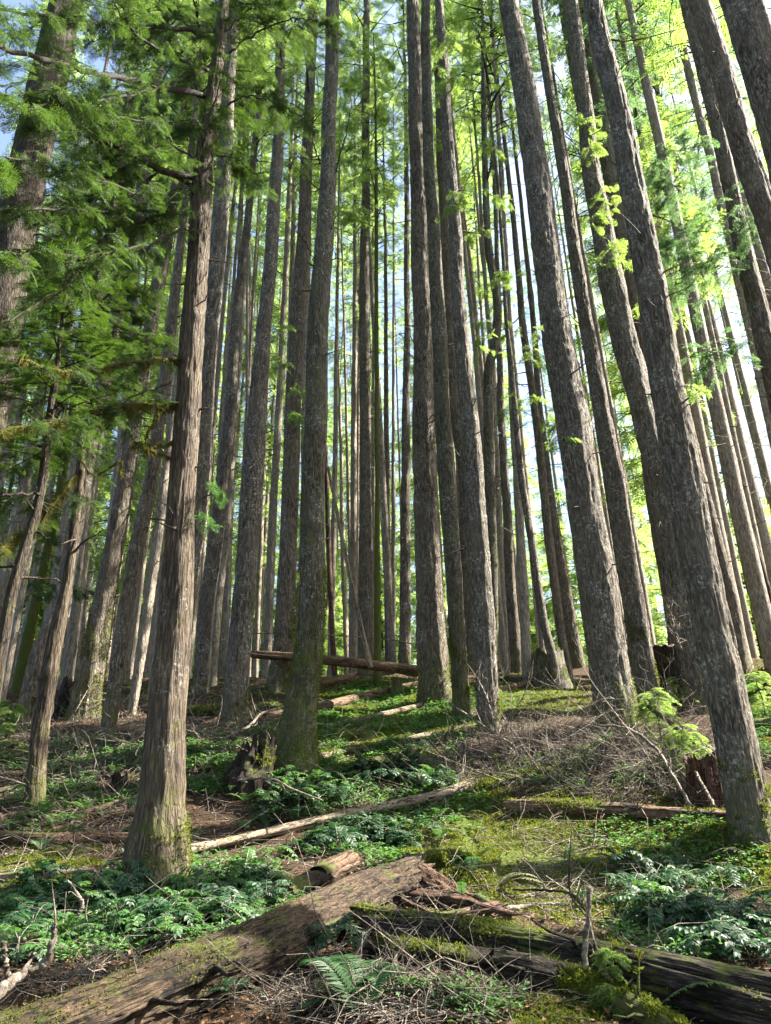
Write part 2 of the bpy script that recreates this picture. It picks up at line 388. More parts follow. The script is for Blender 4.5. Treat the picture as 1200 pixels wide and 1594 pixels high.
def branch_path(L, a, z0, rise, droop, rng, n=8):
    t = np.linspace(0, 1, n); da = rng.normal() * .15
    ang = a + da * t * t
    r = L * t
    return np.stack([np.cos(ang) * r, np.sin(ang) * r, z0 + L * (rise * t - droop * t * t)], -1)
def crown_mesh(name, seed, Hc, Lmax, nbr, fpm, fsize, tmpl, leaf, full=False, sparse_low=.5, wood=None):
    """crown standing on the local origin, Hc tall"""
    rng = np.random.default_rng(seed); g = Geo(); wm = wood or BARK_DARK
    O = []; X = []; S = []
    for b in range(nbr):
        t = ((b + rng.random()) / nbr)
        if not full and t < sparse_low and rng.random() < .45 * (1 - t / sparse_low): continue
        z0 = t * Hc; L = Lmax * ((1 - t) ** .75 + .06) * rng.uniform(.55, 1.1)
        if not full: L *= min(1, .55 + t * 1.5)
        P = branch_path(L, rng.uniform(0, 6.283), z0, rng.uniform(.05, .35), rng.uniform(.25, .65), rng)
        v, f = tube(P, np.linspace(.012 + .009 * L, .004, len(P)), 4); g.add(v, f, 0)
        k = max(4, int(L * fpm))
        tt = rng.uniform(.18, 1.0, k) ** .8; idx = tt * (len(P) - 1); i0 = np.minimum(idx.astype(int), len(P) - 2); fr = (idx - i0)[:, None]
        p = P[i0] * (1 - fr) + P[i0 + 1] * fr; d = P[i0 + 1] - P[i0]; d /= np.linalg.norm(d, axis=1, keepdims=True)
        side = np.stack([-d[:, 1], d[:, 0], np.zeros(k)], -1) * np.where(rng.random(k) < .5, -1, 1)[:, None]
        aa = rng.uniform(.35, 1.25, k)[:, None]
        x = d * np.cos(aa) + side * np.sin(aa); x[:, 2] -= rng.uniform(.0, .55, k)
        off = side * (rng.random(k) * .22 * L * (1 - tt * .5) * .5)[:, None]
        O.append(p + off); X.append(x); S.append(fsize * rng.uniform(.55, 1.25, k) * (1.1 - .35 * tt))
    add_fronds(g, np.concatenate(O), np.concatenate(X), np.concatenate(S), tmpl, rng)
    return g.mesh(name, [wm, leaf])
CR = {}
for k in range(3):
    CR['far%d' % k] = crown_mesh('crown_far', 100 + k, 24, 2.9, 74, 5.5, .60, FR_FAR, [LEAF, LEAF_BRIGHT, LEAF_BLUE][k])
for k in range(3):
    CR['mid%d' % k] = crown_mesh('crown_mid', 200 + k, 18, 3.0, 47, 6.5, .44, FR_MID, [LEAF, LEAF_BRIGHT, LEAF][k])
for k in range(2):
    CR['young%d' % k] = crown_mesh('crown_young', 300 + k, 7.5, 1.9, 60, 13, .5, FR_FAR, [LEAF_BRIGHT, LEAF][k], True)
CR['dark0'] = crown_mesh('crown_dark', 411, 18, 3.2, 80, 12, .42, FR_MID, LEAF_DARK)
CR['leafy'] = crown_mesh('crown_leafy', 401, 24, 3.2, 120, 7.5, .66, FR_FAR, LEAF_BRIGHT, False, .2)
CRH = {'far': 24, 'mid': 18, 'you': 7.5, 'lea': 24, 'dar': 18}

# ------------------------------------------------------------------ trunks
def bark_disp(amp, kx, kz, seed, flare):
    def f(P, th, R):
        c = np.cos(th)[None]; s_ = np.sin(th)[None]; rr = np.maximum(R, .06)[:, None]; z = P[:, 2:3]
        x = c * rr * kx; y = s_ * rr * kx; zz = z * kz + 0 * x
        n = fbm(x, y, zz, o=3, s=seed); rid = 1 - np.abs(2 * n - 1) * 2
        lob = fbm(c * 1.6 + 3, s_ * 1.6, z * .35 + 0 * c, o=2, s=seed + 5) - .5
        kr = np.random.default_rng(seed + 40); kn = 0 * x
        for zk, tk in zip(kr.uniform(P[0, 2] + 1, P[0, 2] + 22, 26), kr.uniform(0, 6.283, 26)):
            dth = np.angle(np.exp(1j * (th[None] - tk))) * rr; sz = kr.uniform(.035, .08); kn = kn + kr.uniform(.012, .03) * np.exp(-((z - zk) ** 2 + dth ** 2) / sz ** 2)
        h = np.maximum(z - P[0, 2], 0)
        fl = flare * np.exp(-h / .42) * (0.30 + 2.0 * np.maximum(0, fbm(c * 2.2, s_ * 2.2, 0 * c + 0 * z, o=2, s=seed + 9) - .25))
        return rid * amp * np.minimum(1, rr / .12) + lob * rr * .22 + (fbm(c * 3.1 + 1, s_ * 3.1, z * 1.9 + 0 * c, o=3, s=seed + 13) - .5) * rr * .20 + kn + fl * rr
    return f
def smooth1(a, k=9):
    if len(a) < k * 2: return a
    pad = np.concatenate([[a[0]] * (k // 2), a, [a[-1]] * (k // 2)]); return np.convolve(pad, np.ones(k) / k, 'valid')
def trunk_path(B, pts, height):
    """B: foot on the ground, pts: photo (u, v, width) from foot up; returns heights, x, y, radius"""
    az = np.array([B[0] - CAM[0], B[1] - CAM[1], 0]); az /= np.linalg.norm(az)
    Z = []; X = []; Y = []; R = []
    for (u, v, w) in pts:
        d = ray(u, v); t = np.dot(B - CAM, az) / np.dot(d, az); p = CAM + d * t
        Z.append(p[2]); X.append(p[0]); Y.append(p[1]); R.append(w / 2 / F_PX * depth(p) * .96)
    Z, X, Y, R = map(np.array, (Z, X, Y, R)); o = np.argsort(Z); Z, X, Y, R = Z[o], X[o], Y[o], R[o]
    top = B[2] + height
    if Z[-1] < top - 2:
        k = min(3, len(Z)); sx = (X[-1] - X[-k]) / max(Z[-1] - Z[-k], .5); sy = (Y[-1] - Y[-k]) / max(Z[-1] - Z[-k], .5)
        for q in (.4, 1.):
            zq = Z[len(pts) - 1] + (top - Z[len(pts) - 1]) * q; dz = zq - Z[len(pts) - 1]
            X = np.append(X, X[len(pts) - 1] + sx * .5 * dz); Y = np.append(Y, Y[len(pts) - 1] + sy * .5 * dz)
            R = np.append(R, max(.012, R[len(pts) - 1] * (1 - q) ** .9)); Z = np.append(Z, zq)
    z0 = B[2] - .5; zz = [z0]
    while zz[-1] < Z[-1]: zz.append(zz[-1] + (.055 if zz[-1] < B[2] + 10 else .09 if zz[-1] < Z[len(pts) - 1] + .5 else .6))
    zz = np.array(zz); ww = max(3, 9)
    return zz, smooth1(np.interp(zz, Z, X), 15), smooth1(np.interp(zz, Z, Y), 15), np.interp(zz, Z, R), Z[len(pts) - 1]

TREES = {}
def hero_tree(kind, label, cat, mat, pts, height=33, crown='mid0', dist=None, flare=.5, amp=.016, sides=48, crown_from=None, stubs=24, group=None, crown_scale=1.):
    u, v, w = pts[0]
    B = gpt(u, v) if dist is None else at_dist(u, v, dist)
    if dist is not None: B[2] = float(H(B[0], B[1]))
    root = link(kind, None, None, B); tag(root, label, cat, group)
    global GRID; r_ = w / 2 / F_PX * depth(B)
    if dist is None: GRID += (.04 + .16 * r_) * np.exp(-((XX - B[0]) ** 2 + (YY - B[1]) ** 2) / (2.1 * r_ + .12) ** 2) * (.6 + .8 * NZ)
    zz, x, y, r, zvis = trunk_path(B, pts, height)
    seed = len(TREES) * 17 + 3; am = .05 * np.clip((zz - B[2]) / 3, 0, 1) * min(1, w / 40 + .3)
    x = x + (vnoise(zz * .55, 0 * zz + seed, s=3) - .5) * am; y = y + (vnoise(zz * .55, 0 * zz + seed + 9, s=4) - .5) * am; P = np.stack([x, y, zz], -1)
    g = Geo(); vv, ff = tube(P, r, sides, False, bark_disp(amp, 26, 3.4, seed, flare)); g.add(vv, ff, 0)
    rng = np.random.default_rng(seed)
    if stubs:      # short dead stubs left on the trunk, as the photo shows
        zs = rng.uniform(B[2] + 3, max(zvis, B[2] + 6), stubs); i = np.searchsorted(zz, zs).clip(0, len(zz) - 1)
        a = rng.uniform(0, 6.283, stubs); D = np.stack([np.cos(a), np.sin(a), rng.uniform(-.4, .5, stubs)], -1); D /= np.linalg.norm(D, axis=1, keepdims=True)
        L = rng.gamma(1.6, .22, stubs) + r[i] * .4 + .06; v2, f2, _ = twigs(P[i] + D * (r[i] * .8)[:, None], D, L, rng.uniform(.010, .024, stubs), .25, 5, 4, rng); g.add(v2, f2, 0)
    t = link('trunk', g.mesh('trunk', [mat], True, B), root)
    rec = dict(root=root, B=B, P=P, r=r, zz=zz, dist=math.hypot(B[0], B[1])); TREES[label] = rec
    if crown:
        cf = crown_from if crown_from is not None else max(height * .55, min(zvis - B[2] - 1, height - 9))
        hc = height - cf; k = np.searchsorted(zz, B[2] + cf).clip(0, len(zz) - 1)
        c = link('crown', CR[crown], root, (P[k][0] - B[0], P[k][1] - B[1], cf)); sz = hc / CRH[crown[:3]]
        tilt = P[-1] - P[k]; c.rotation_euler = (0, 0, rng.uniform(0, 6.28)); c.scale = (crown_scale, crown_scale, sz)
        if tilt[2] > 1:
            q = Vector(tuple(tilt)).to_track_quat('Z', 'Y').to_euler(); c.rotation_euler = (q.x, q.y, q.z)
    return rec
HT = hero_tree
CED = 'cedar_tree'; FIR = 'fir_tree'; HEM = 'hemlock_tree'
T1 = HT(CED, 'reddish brown cedar with split foot and sunlit right side behind the huge rotting log', 'tree', BARK_CEDAR,
   [(245, 1385, 104), (248, 1340, 92), (247, 1290, 82), (253, 1250, 68), (258, 1100, 57), (269, 1000, 51), (284, 750, 39), (298, 500, 35), (312, 330, 32), (331, 150, 22), (341, 60, 18), (346, 0, 15)],
   height=17, crown=None, flare=.9, amp=.014, sides=96, stubs=14)
T2 = HT(FIR, 'thick fir with mossy flared foot beside the dark rotten stump', 'tree', BARK_MOSSY,
   [(462, 1200, 66), (468, 1100, 51), (482, 1000, 42), (489, 750, 37), (495, 500, 32), (503, 400, 28), (511, 250, 23), (517, 0, 19)], height=31, crown='mid0', flare=.55, sides=72, amp=.014, crown_from=19, stubs=16)
T3 = HT(FIR, 'grey scaly fir left of the mossy footed one, foot behind bare branches', 'tree', BARK_GREY,
   [(363, 1130, 40), (373, 1000, 34), (394, 750, 31), (411, 500, 22), (421, 400, 20), (434, 200, 16), (440, 0, 13)], height=30, crown='mid1', crown_from=15, sides=60)
T4 = HT(FIR, 'fir with a bright sunlit mossy right edge passing behind the suspended dead trunk', 'tree', BARK_BROWN,
   [(432, 1080, 40), (440, 1000, 28), (452, 750, 26), (463, 500, 22), (475, 300, 18), (484, 100, 14), (490, 0, 12)], height=32, crown='mid2', crown_from=17, flare=.6, sides=60)
T5 = HT(FIR, 'thick brown furrowed fir standing straight at mid picture, right of the suspended dead trunk', 'tree', BARK_BROWN,
   [(680, 1097, 58), (675, 1050, 50), (670, 950, 43), (662, 750, 36), (657, 500, 30), (651, 250, 25), (641, 0, 18)], height=36, crown='mid0', crown_from=27, flare=.5, sides=72, amp=.024)
T6 = HT(FIR, 'slim moss speckled fir just right of the thick furrowed fir', 'tree', BARK_MOSSY,
   [(719, 1120, 26), (712, 1000, 25), (706, 900, 25), (696, 750, 25), (682, 500, 22), (668, 250, 17), (662, 0, 13)], height=34, crown='mid1', crown_from=26, flare=.4, sides=48)
T7 = HT(FIR, 'brown trunk half hidden between the moss speckled fir and the dark lichened one', 'tree', BARK_BROWN,
   [(733, 1045, 26), (730, 950, 22), (724, 750, 19), (704, 600, 17), (697, 500, 16), (686, 250, 12), (678, 0, 9)], height=36, crown='mid2', crown_from=28, sides=40)
T8 = HT(FIR, 'dark lichen flecked fir with pale bare twigs in front of its foot', 'tree', BARK_GREY,
   [(762, 1143, 33), (758, 1050, 33), (753, 950, 33), (738, 750, 31), (725, 600, 25), (717, 500, 22), (700, 250, 17), (684, 0, 12)], height=34, crown='mid0', crown_from=26, flare=.4, sides=56)
T9 = HT('snag_tree', 'crooked moss covered dead tree with a forked leafless top', 'tree', BARK_MOSSY,
   [(768, 1062, 16), (768, 950, 16), (766, 850, 16), (763, 750, 17), (760, 650, 15), (760, 575, 14), (770, 545, 14), (775, 500, 13), (772, 450, 13), (762, 400, 12), (757, 350, 10), (754, 250, 9), (752, 150, 8), (752, 75, 5)],
   height=10, crown=None, sides=28, flare=.1, stubs=26, dist=19.5)
T10 = HT(FIR, 'biggest dark furrowed fir leaning left, its foot buried in the brown twig pile', 'tree', BARK_GREY,
   [(964, 1140, 66), (950, 1050, 60), (934, 950, 59), (905, 750, 54), (865, 500, 45), (834, 250, 37), (792, 0, 28)], height=37, crown='mid1', crown_from=28, flare=.45, sides=80, amp=.024)
T11 = HT(FIR, 'grey fir with yellow mossy right edge at its foot, next right of the biggest', 'tree', BARK_GREY,
   [(1010, 1092, 36), (988, 950, 32), (956, 750, 30), (910, 500, 21), (873, 250, 16), (834, 0, 12)], height=35, crown='mid2', crown_from=27, sides=52)
T12 = HT(FIR, 'scaly fir rising just right of the reddish rotten stump', 'tree', BARK_GREY,
   [(1092, 1112, 40), (1064, 950, 38), (1029, 750, 41), (967, 500, 38), (950, 430, 36), (918, 250, 26), (888, 0, 22)], height=36, crown='mid0', crown_from=26, sides=60, amp=.016)
T12b = HT(FIR, 'shaded trunk showing as a dark strip left of the scaly fir above the reddish stump', 'tree', BARK_BROWN,
   [(1062, 1045, 30), (1042, 900, 30), (1010, 700, 28), (968, 500, 24), (922, 250, 18), (885, 60, 14)], height=38, crown='mid1', crown_from=27, sides=36)
T12c = HT(FIR, 'thin brown fir whose upper trunk passes between the scaly fir and the dark foreground fir', 'tree', BARK_BROWN,
   [(1105, 1050, 22), (1060, 800, 20), (992, 500, 18), (942, 250, 16), (904, 0, 12)], height=38, crown='mid2', crown_from=27, sides=36)
T13 = HT(FIR, 'dark lichened foreground fir leaning left past the broken end of the reddish log', 'tree', BARK_GREY,
   [(1180, 1312, 78), (1166, 1250, 62), (1142, 1150, 60), (1124, 1050, 57), (1102, 950, 55), (1066, 750, 53), (1021, 500, 43), (976, 250, 34), (925, 0, 26)], height=30, crown='mid0', crown_from=23, flare=.5, sides=80, amp=.02)
T14 = HT(FIR, 'brown trunk leaning behind the dark foreground fir, its foot in bright green herbs', 'tree', BARK_BROWN,
   [(1158, 1052, 22), (1140, 950, 24), (1090, 750, 22), (1045, 560, 20), (990, 300, 15), (930, 0, 12)], height=34, crown='mid1', crown_from=25, sides=36)
T15 = HT(FIR, 'right hand trunk with shaggy bark crossing the corner of the frame under bright sky gaps', 'tree', BARK_BROWN,
   [(1320, 1085, 46), (1185, 500, 30), (1127, 250, 22), (1068, 0, 18)], height=30, crown='mid2', crown_from=22, sides=48, dist=15, stubs=20)
T16 = HT(FIR, 'smooth dark trunk catching the sky glare beside the upper right corner trunk', 'tree', BARK_BROWN,
   [(1440, 1180, 66), (1245, 500, 42), (1166, 250, 34), (1088, 0, 30)], height=28, crown='mid0', crown_from=21, sides=56, dist=12, stubs=4)
T17 = HT(FIR, 'very wide dark trunk filling the upper right corner', 'tree', BARK_BROWN,
   [(1560, 1280, 110), (1290, 450, 72), (1215, 200, 62), (1150, 0, 54)], height=26, crown='mid1', crown_from=20, sides=60, dist=9.5, stubs=6)
T18 = HT(FIR, 'pale silvery far trunk between the leafy branches and the shaggy trunk in the upper right', 'tree', BARK_SUNLIT,
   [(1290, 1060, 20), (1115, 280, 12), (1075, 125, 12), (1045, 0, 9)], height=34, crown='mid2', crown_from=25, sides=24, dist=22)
L0 = HT(FIR, 'massive shadowed trunk seen through dark boughs at the upper left edge', 'tree', BARK_DARK,  # dark bark stands in for the shade of the boughs
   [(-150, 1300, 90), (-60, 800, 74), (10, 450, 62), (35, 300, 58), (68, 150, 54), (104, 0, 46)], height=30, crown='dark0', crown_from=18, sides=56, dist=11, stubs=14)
L1 = HT(FIR, 'trunk with bright yellow moss on its sunlit flank on the left slope', 'tree', BARK_BROWN,
   [(131, 1118, 44), (150, 1000, 36), (160, 950, 32), (178, 850, 28), (197, 750, 25), (212, 625, 22), (226, 550, 20), (236, 500, 20), (256, 400, 17), (272, 300, 15), (300, 60, 10)], height=27, crown='dark0', crown_from=15, flare=.6, sides=56)
L2 = HT(FIR, 'slanting trunk just right of the yellow mossed one, tapering to a narrow lit foot', 'tree', BARK_BROWN,
   [(167, 1142, 20), (181, 1050, 22), (195, 950, 21), (212, 850, 22), (237, 750, 20), (252, 625, 16), (262, 560, 14), (280, 400, 11), (300, 200, 9)], height=25, crown='mid1', crown_from=15, sides=44)
L3 = HT(FIR, 'lichened trunk with orange brown flaking foot left of the thin foreground cedar', 'tree', BARK_BROWN,
   [(37, 1135, 34), (64, 1000, 24), (96, 950, 23), (112, 850, 23), (132, 750, 22), (148, 650, 20), (160, 600, 20), (180, 500, 16), (205, 400, 15), (222, 300, 13), (250, 100, 10)], height=25, crown='mid2', crown_from=13, flare=.5, sides=44)
L4 = HT(CED, 'thin cedar with orange stained streaks, its foot among fallen sticks on the left', 'tree', BARK_CEDAR,
   [(54, 1257, 28), (60, 1150, 25), (76, 1050, 24), (88, 980, 22), (101, 925, 16), (112, 850, 14), (121, 750, 13), (128, 650, 12), (137, 550, 12), (150, 450, 12), (163, 400, 12), (180, 300, 10), (200, 150, 8)], height=11.5, crown='dark0', crown_from=6.5, sides=40, crown_scale=.55, stubs=24)
L5 = HT(FIR, 'trunk striped with vivid yellow moss near the left edge', 'tree', BARK_MOSSED,
   [(26, 1078, 18), (42, 1000, 16), (60, 920, 14), (90, 780, 12), (118, 600, 10), (150, 400, 8)], height=24, crown='mid1', crown_from=12, sides=24)
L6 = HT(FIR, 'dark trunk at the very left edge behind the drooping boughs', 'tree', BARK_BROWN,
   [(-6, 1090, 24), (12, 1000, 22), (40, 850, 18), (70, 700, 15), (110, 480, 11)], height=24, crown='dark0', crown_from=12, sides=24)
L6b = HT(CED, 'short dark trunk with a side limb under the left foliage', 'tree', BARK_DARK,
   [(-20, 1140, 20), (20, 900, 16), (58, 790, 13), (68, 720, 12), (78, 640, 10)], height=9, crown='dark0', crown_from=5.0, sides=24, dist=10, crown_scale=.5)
L7 = HT(FIR, 'slender lit trunk in the gap left of the big cedar, leaning toward it', 'tree', BARK_SUNLIT,
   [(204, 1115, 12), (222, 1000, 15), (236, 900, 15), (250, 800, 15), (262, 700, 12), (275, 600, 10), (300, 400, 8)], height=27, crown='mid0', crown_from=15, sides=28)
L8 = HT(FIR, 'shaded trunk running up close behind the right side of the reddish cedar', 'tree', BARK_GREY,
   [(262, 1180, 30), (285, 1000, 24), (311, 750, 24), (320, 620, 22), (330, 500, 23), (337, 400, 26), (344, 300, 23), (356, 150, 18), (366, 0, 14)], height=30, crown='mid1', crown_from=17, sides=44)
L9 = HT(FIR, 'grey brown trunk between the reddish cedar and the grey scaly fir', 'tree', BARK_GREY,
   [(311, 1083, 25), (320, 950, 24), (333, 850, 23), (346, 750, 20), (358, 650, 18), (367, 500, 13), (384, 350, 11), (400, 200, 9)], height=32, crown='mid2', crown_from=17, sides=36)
L10 = HT(FIR, 'pale sunlit trunk hugging the right side of the grey brown one', 'tree', BARK_SUNLIT,
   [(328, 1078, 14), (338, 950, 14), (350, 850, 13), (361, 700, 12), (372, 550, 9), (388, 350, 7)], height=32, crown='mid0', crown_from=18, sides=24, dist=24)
C1 = HT(FIR, 'straight purplish brown trunk behind the pale leaning pole', 'tree', BARK_BROWN,
   [(568, 1052, 24), (570, 950, 23), (568, 750, 18), (567, 500, 16), (569, 300, 13), (570, 0, 9)], height=36, crown='mid1', crown_from=22, sides=40)
C2 = HT(HEM, 'thin dark mossy trunk just right of the pale leaning pole', 'tree', BARK_MOSSED,
   [(587, 1066, 13), (588, 950, 10), (587, 750, 7), (585, 500, 6), (586, 300, 5)], height=24, crown='mid2', crown_from=14, sides=24, crown_scale=.7)
C3 = HT(FIR, 'slim trunk left of the thick furrowed fir, lit along its left edge', 'tree', BARK_BROWN,
   [(630, 1048, 19), (630, 950, 17), (631, 750, 14), (634, 500, 9), (633, 250, 7)], height=34, crown='mid0', crown_from=20, sides=28)
C4 = HT(FIR, 'slim brown trunk seen in the gap left of the slim lit one', 'tree', BARK_BROWN,
   [(604, 1050, 10), (603, 850, 9), (601, 600, 7), (600, 400, 5)], height=30, crown='mid1', crown_from=17, sides=20, dist=26)
C5 = HT(FIR, 'pale trunk just left of the purplish brown one behind the suspended log', 'tree', BARK_SUNLIT,
   [(549, 1050, 13), (550, 850, 11), (551, 650, 9), (553, 450, 7)], height=34, crown='mid2', crown_from=18, sides=20, dist=27)
C6 = HT(FIR, 'silvery trunk behind the broken tip of the suspended dead trunk', 'tree', BARK_SUNLIT,
   [(415, 1060, 15), (420, 900, 13), (430, 700, 11), (441, 500, 9), (450, 300, 7)], height=32, crown='mid0', crown_from=19, sides=24, dist=25)
R1 = HT(FIR, 'reddish brown trunk right of the crooked mossy tree', 'tree', BARK_BROWN,
   [(806, 1048, 20), (797, 950, 16), (789, 800, 13), (780, 650, 11), (776, 500, 8), (770, 300, 6)], height=34, crown='mid1', crown_from=22, sides=28)
R1b = HT(FIR, 'lighter trunk crowding the left side of the reddish brown one', 'tree', BARK_SUNLIT,
   [(790, 1046, 14), (783, 950, 13), (776, 800, 11), (770, 650, 8)], height=34, crown='mid0', crown_from=20, sides=24, dist=24)
R2 = HT(FIR, 'thin dark trunk bowed left that comes down behind the pale edged stump', 'tree', BARK_GREY,
   [(862, 1030, 13), (848, 975, 13), (828, 850, 11), (813, 750, 10), (800, 620, 8), (788, 500, 6), (780, 350, 5)], height=30, crown='mid2', crown_from=19, sides=24, dist=20)
R3 = HT(FIR, 'brown trunk with lit right edge coming down right of the pale edged stump', 'tree', BARK_BROWN,
   [(884, 1050, 14), (872, 980, 13), (855, 850, 13), (840, 700, 12), (828, 600, 11), (813, 500, 10), (800, 350, 8)], height=32, crown='mid0', crown_from=19, sides=28, dist=21)
R4 = HT(FIR, 'wide reddish trunk between the pale edged stump and the biggest fir', 'tree', BARK_BROWN,
   [(900, 1042, 24), (888, 980, 22), (868, 850, 17), (853, 750, 13), (840, 640, 10), (830, 500, 8)], height=34, crown='mid1', crown_from=21, sides=32)
R5 = HT(HEM, 'thin bare hemlock pole leaning left against the white sky at the right edge', 'tree', BARK_DARK,
   [(1228, 1040, 13), (1190, 900, 11), (1160, 800, 10), (1138, 720, 9), (1120, 650, 8), (1105, 590, 5), (1080, 480, 3)], height=18, crown='young1', crown_from=11.5, sides=20, dist=20, stubs=30, crown_scale=.8)

# ------------------------------------------------------------------ ground sheet
ys = [-18.0]
while ys[-1] < 900:
    y = ys[-1]; ys.append(y + (.6 if y < 2 else max(.035, (y - 2) * .0045) if y < 14 else .0045 * y if y < 40 else .03 * y))
ys = np.array(ys); s = np.linspace(-1, 1, 520)
Yg = np.repeat(ys[:, None], len(s), 1); Xg = (np.sign(s) * np.abs(s) ** 1.35)[None] * (13 + 1.1 * np.clip(ys, 0, None))[:, None]
MOSSREG = [(600, 1110, 130, 50, 1.), (850, 1290, 220, 70, 1.1), (690, 1350, 90, 60, 1.1), (1100, 1330, 120, 70, .9), (820, 1080, 90, 30, .9), (560, 1180, 110, 40, .8),
           (60, 1335, 100, 40, .7), (330, 1210, 110, 30, .5), (900, 1400, 150, 50, .6), (800, 1580, 120, 30, .6), (1180, 1100, 60, 60, .8), (760, 1210, 70, 30, .6)]
BROWNREG = [(140, 1180, 150, 60, .8), (800, 1180, 200, 45, .9), (980, 1200, 120, 50, .8), (680, 1560, 100, 30, .4), (120, 1520, 150, 40, .5)]
def region_field(x, y, regs):
    f = np.zeros_like(x)
    for (u, v, ru, rv, w) in regs:
        p = gpt(u, v); q = gpt(u, v - rv); dist = math.hypot(p[0], p[1])
        rx = ru / F_PX * depth(p); ry = max(.5, abs(q[1] - p[1]))
        f = np.maximum(f, w * np.exp(-((x - p[0]) / rx) ** 2 - ((y - p[1]) / ry) ** 2))
    return f
mossf = region_field(Xg, Yg, MOSSREG) - .5 * region_field(Xg, Yg, BROWNREG)
Zg = H(Xg, Yg) + np.where((Yg > 2) & (Yg < 45), (fbm(Xg * 6, Yg * 6, o=4, s=21) - .5) * .09, 0)
nr, nc = Yg.shape
V = np.stack([Xg, Yg, Zg], -1).reshape(-1, 3); i = np.arange(nr - 1)[:, None] * nc; j = np.arange(nc - 1)[None]
gme = mesh_np('ground', V, [np.stack([i + j, i + j + 1, i + nc + j + 1, i + nc + j], -1).reshape(-1, 4)], GROUND, True)
a_ = gme.attributes.new('moss', 'FLOAT', 'POINT'); a_.data.foreach_set('value', mossf.ravel().astype(np.float32))
go = link('ground', gme); tag(go, 'mossy brown forest floor rising uphill', 'ground', kind='structure')

# ------------------------------------------------------------------ far trees: copies of a few built trees
def far_proto(k, mat, crown, height, r, cf, cs=1.):
    rng = np.random.default_rng(900 + k); root = link('fir_tree', None, None)
    z = np.concatenate([np.arange(-1, height * .8, .5), [height]]); n = len(z)
    P = np.stack([np.cumsum(rng.normal(0, .006, n)), np.cumsum(rng.normal(0, .006, n)), z], -1)
    R = r * np.clip(1 - np.maximum(z, 0) / height, .04, 1) ** .75 + .10 * r * np.exp(-np.maximum(z, 0) / .4)
    g = Geo(); v, f = tube(P, R, 14, False, bark_disp(.008, 20, 2.5, 50 + k, .2)); g.add(v, f)
    m = 40; zs = rng.uniform(5, height * .7, m); i = np.searchsorted(z, zs).clip(0, n - 1); a = rng.uniform(0, 6.283, m)
    D = np.stack([np.cos(a), np.sin(a), rng.uniform(-.4, .3, m)], -1); v, f, _ = twigs(P[i], D, rng.uniform(.4, 1.6, m), np.full(m, .014), .3, 5, 3, rng); g.add(v, f)
    link('trunk', g.mesh('trunk_far', [mat], True), root)
    c = link('crown', CR[crown], root, (0, 0, cf)); c.scale = (cs, cs, (height - cf) / CRH[crown[:3]])
    return root
def copy_tree(o, parent=None):
    c = o.copy(); COL.objects.link(c); c.parent = parent
    for ch in list(o.children): copy_tree(ch, c)
    return c
FAR = [(far_proto(0, BARK_SUNLIT, 'far0', 36, .14, 17), 'slender pale trunked conifer of the distant stand beyond the crest', 'pale trunked conifers beyond the crest'),
       (far_proto(1, BARK_SUNLIT, 'far1', 33, .16, 10), 'medium grey brown conifer of the distant stand beyond the crest', 'grey brown conifers beyond the crest'),
       (far_proto(2, BARK_SUNLIT, 'far2', 38, .19, 18), 'thick trunked tall conifer of the distant stand beyond the crest', 'thick trunked conifers beyond the crest'),
       (far_proto(3, BARK_SUNLIT, 'leafy', 31, .13, 5), 'thin conifer feathered with bright green branches in the distant stand', 'bright feathered conifers in the distant stand')]
used = [False] * 4
rng = np.random.default_rng(77)
spots = []
hero_xy = [(t['B'][0], t['B'][1]) for t in TREES.values()]
def place_far(x, y, k, sc=1.):
    root, lab, grp = FAR[k]
    o = root if not used[k] else copy_tree(root)
    used[k] = True
    o.location = (x, y, float(H(x, y))); s_ = sc * rng.uniform(.88, 1.12); o.scale = (s_, s_, s_)
    o.rotation_euler = (rng.normal() * .014, rng.normal() * .014, rng.uniform(0, 6.28)); tag(o, lab, 'tree', grp)
tries = 0
while len(spots) < 125 and tries < 20000:
    tries += 1
    az = rng.uniform(-.60, .60); dd = rng.uniform(24, 88)
    dens = (1.0 if az < .16 else .42) * (1 if dd > 28 or az < .2 else .3)
    if az < -.1: dens = min(1, dens * 1.2)
    if rng.random() > dens * (dd / 60) ** .35: continue
    x, y = math.sin(az) * dd, math.cos(az) * dd
    if any((x - a) ** 2 + (y - b) ** 2 < 1.5 ** 2 for a, b in hero_xy) or any((x - a) ** 2 + (y - b) ** 2 < (1.9 + dd * .012) ** 2 for a, b in spots): continue
    spots.append((x, y)); place_far(x, y, int(rng.choice(4, p=[.30, .22, .20, .28])))
for (a_, d_, k_) in ((.40, 25, 2), (.47, 27, 0), (.36, 30, 3), (.44, 34, 2), (.33, 26, 0), (.50, 33, 2), (.30, 34, 0), (.57, 28, 0), (.39, 21.5, 2), (.52, 22, 0), (.48, 30, 2), (.60, 33, 2), (.46, 18.5, 2), (.53, 17, 0), (.43, 24, 2), (.56, 25, 2)):
    place_far(math.sin(a_) * d_, math.cos(a_) * d_, k_, 1.)
thin = far_proto(4, BARK_SUNLIT, 'far1', 33, .105, 23, .6); tfirst = True; nt = 0; tr_ = 0
while nt < 95 and tr_ < 5000:
    tr_ += 1; az = rng.uniform(-.52, .20); dd = rng.uniform(20, 46); x, y = math.sin(az) * dd, math.cos(az) * dd
    if any((x - a) ** 2 + (y - b) ** 2 < 1.0 for a, b in hero_xy + spots): continue
    spots.append((x, y)); nt += 1; o = thin if tfirst else copy_tree(thin); tfirst = False; s_ = rng.uniform(.8, 1.15)
    o.location = (x, y, float(H(x, y))); o.scale = (s_ * rng.uniform(.75, 1.3),) * 2 + (s_,); o.rotation_euler = (rng.normal() * .02, rng.normal() * .02, rng.uniform(0, 6.28))
    tag(o, 'very thin pale conifer pole standing near the crest', 'tree', 'thin pale poles near the crest')
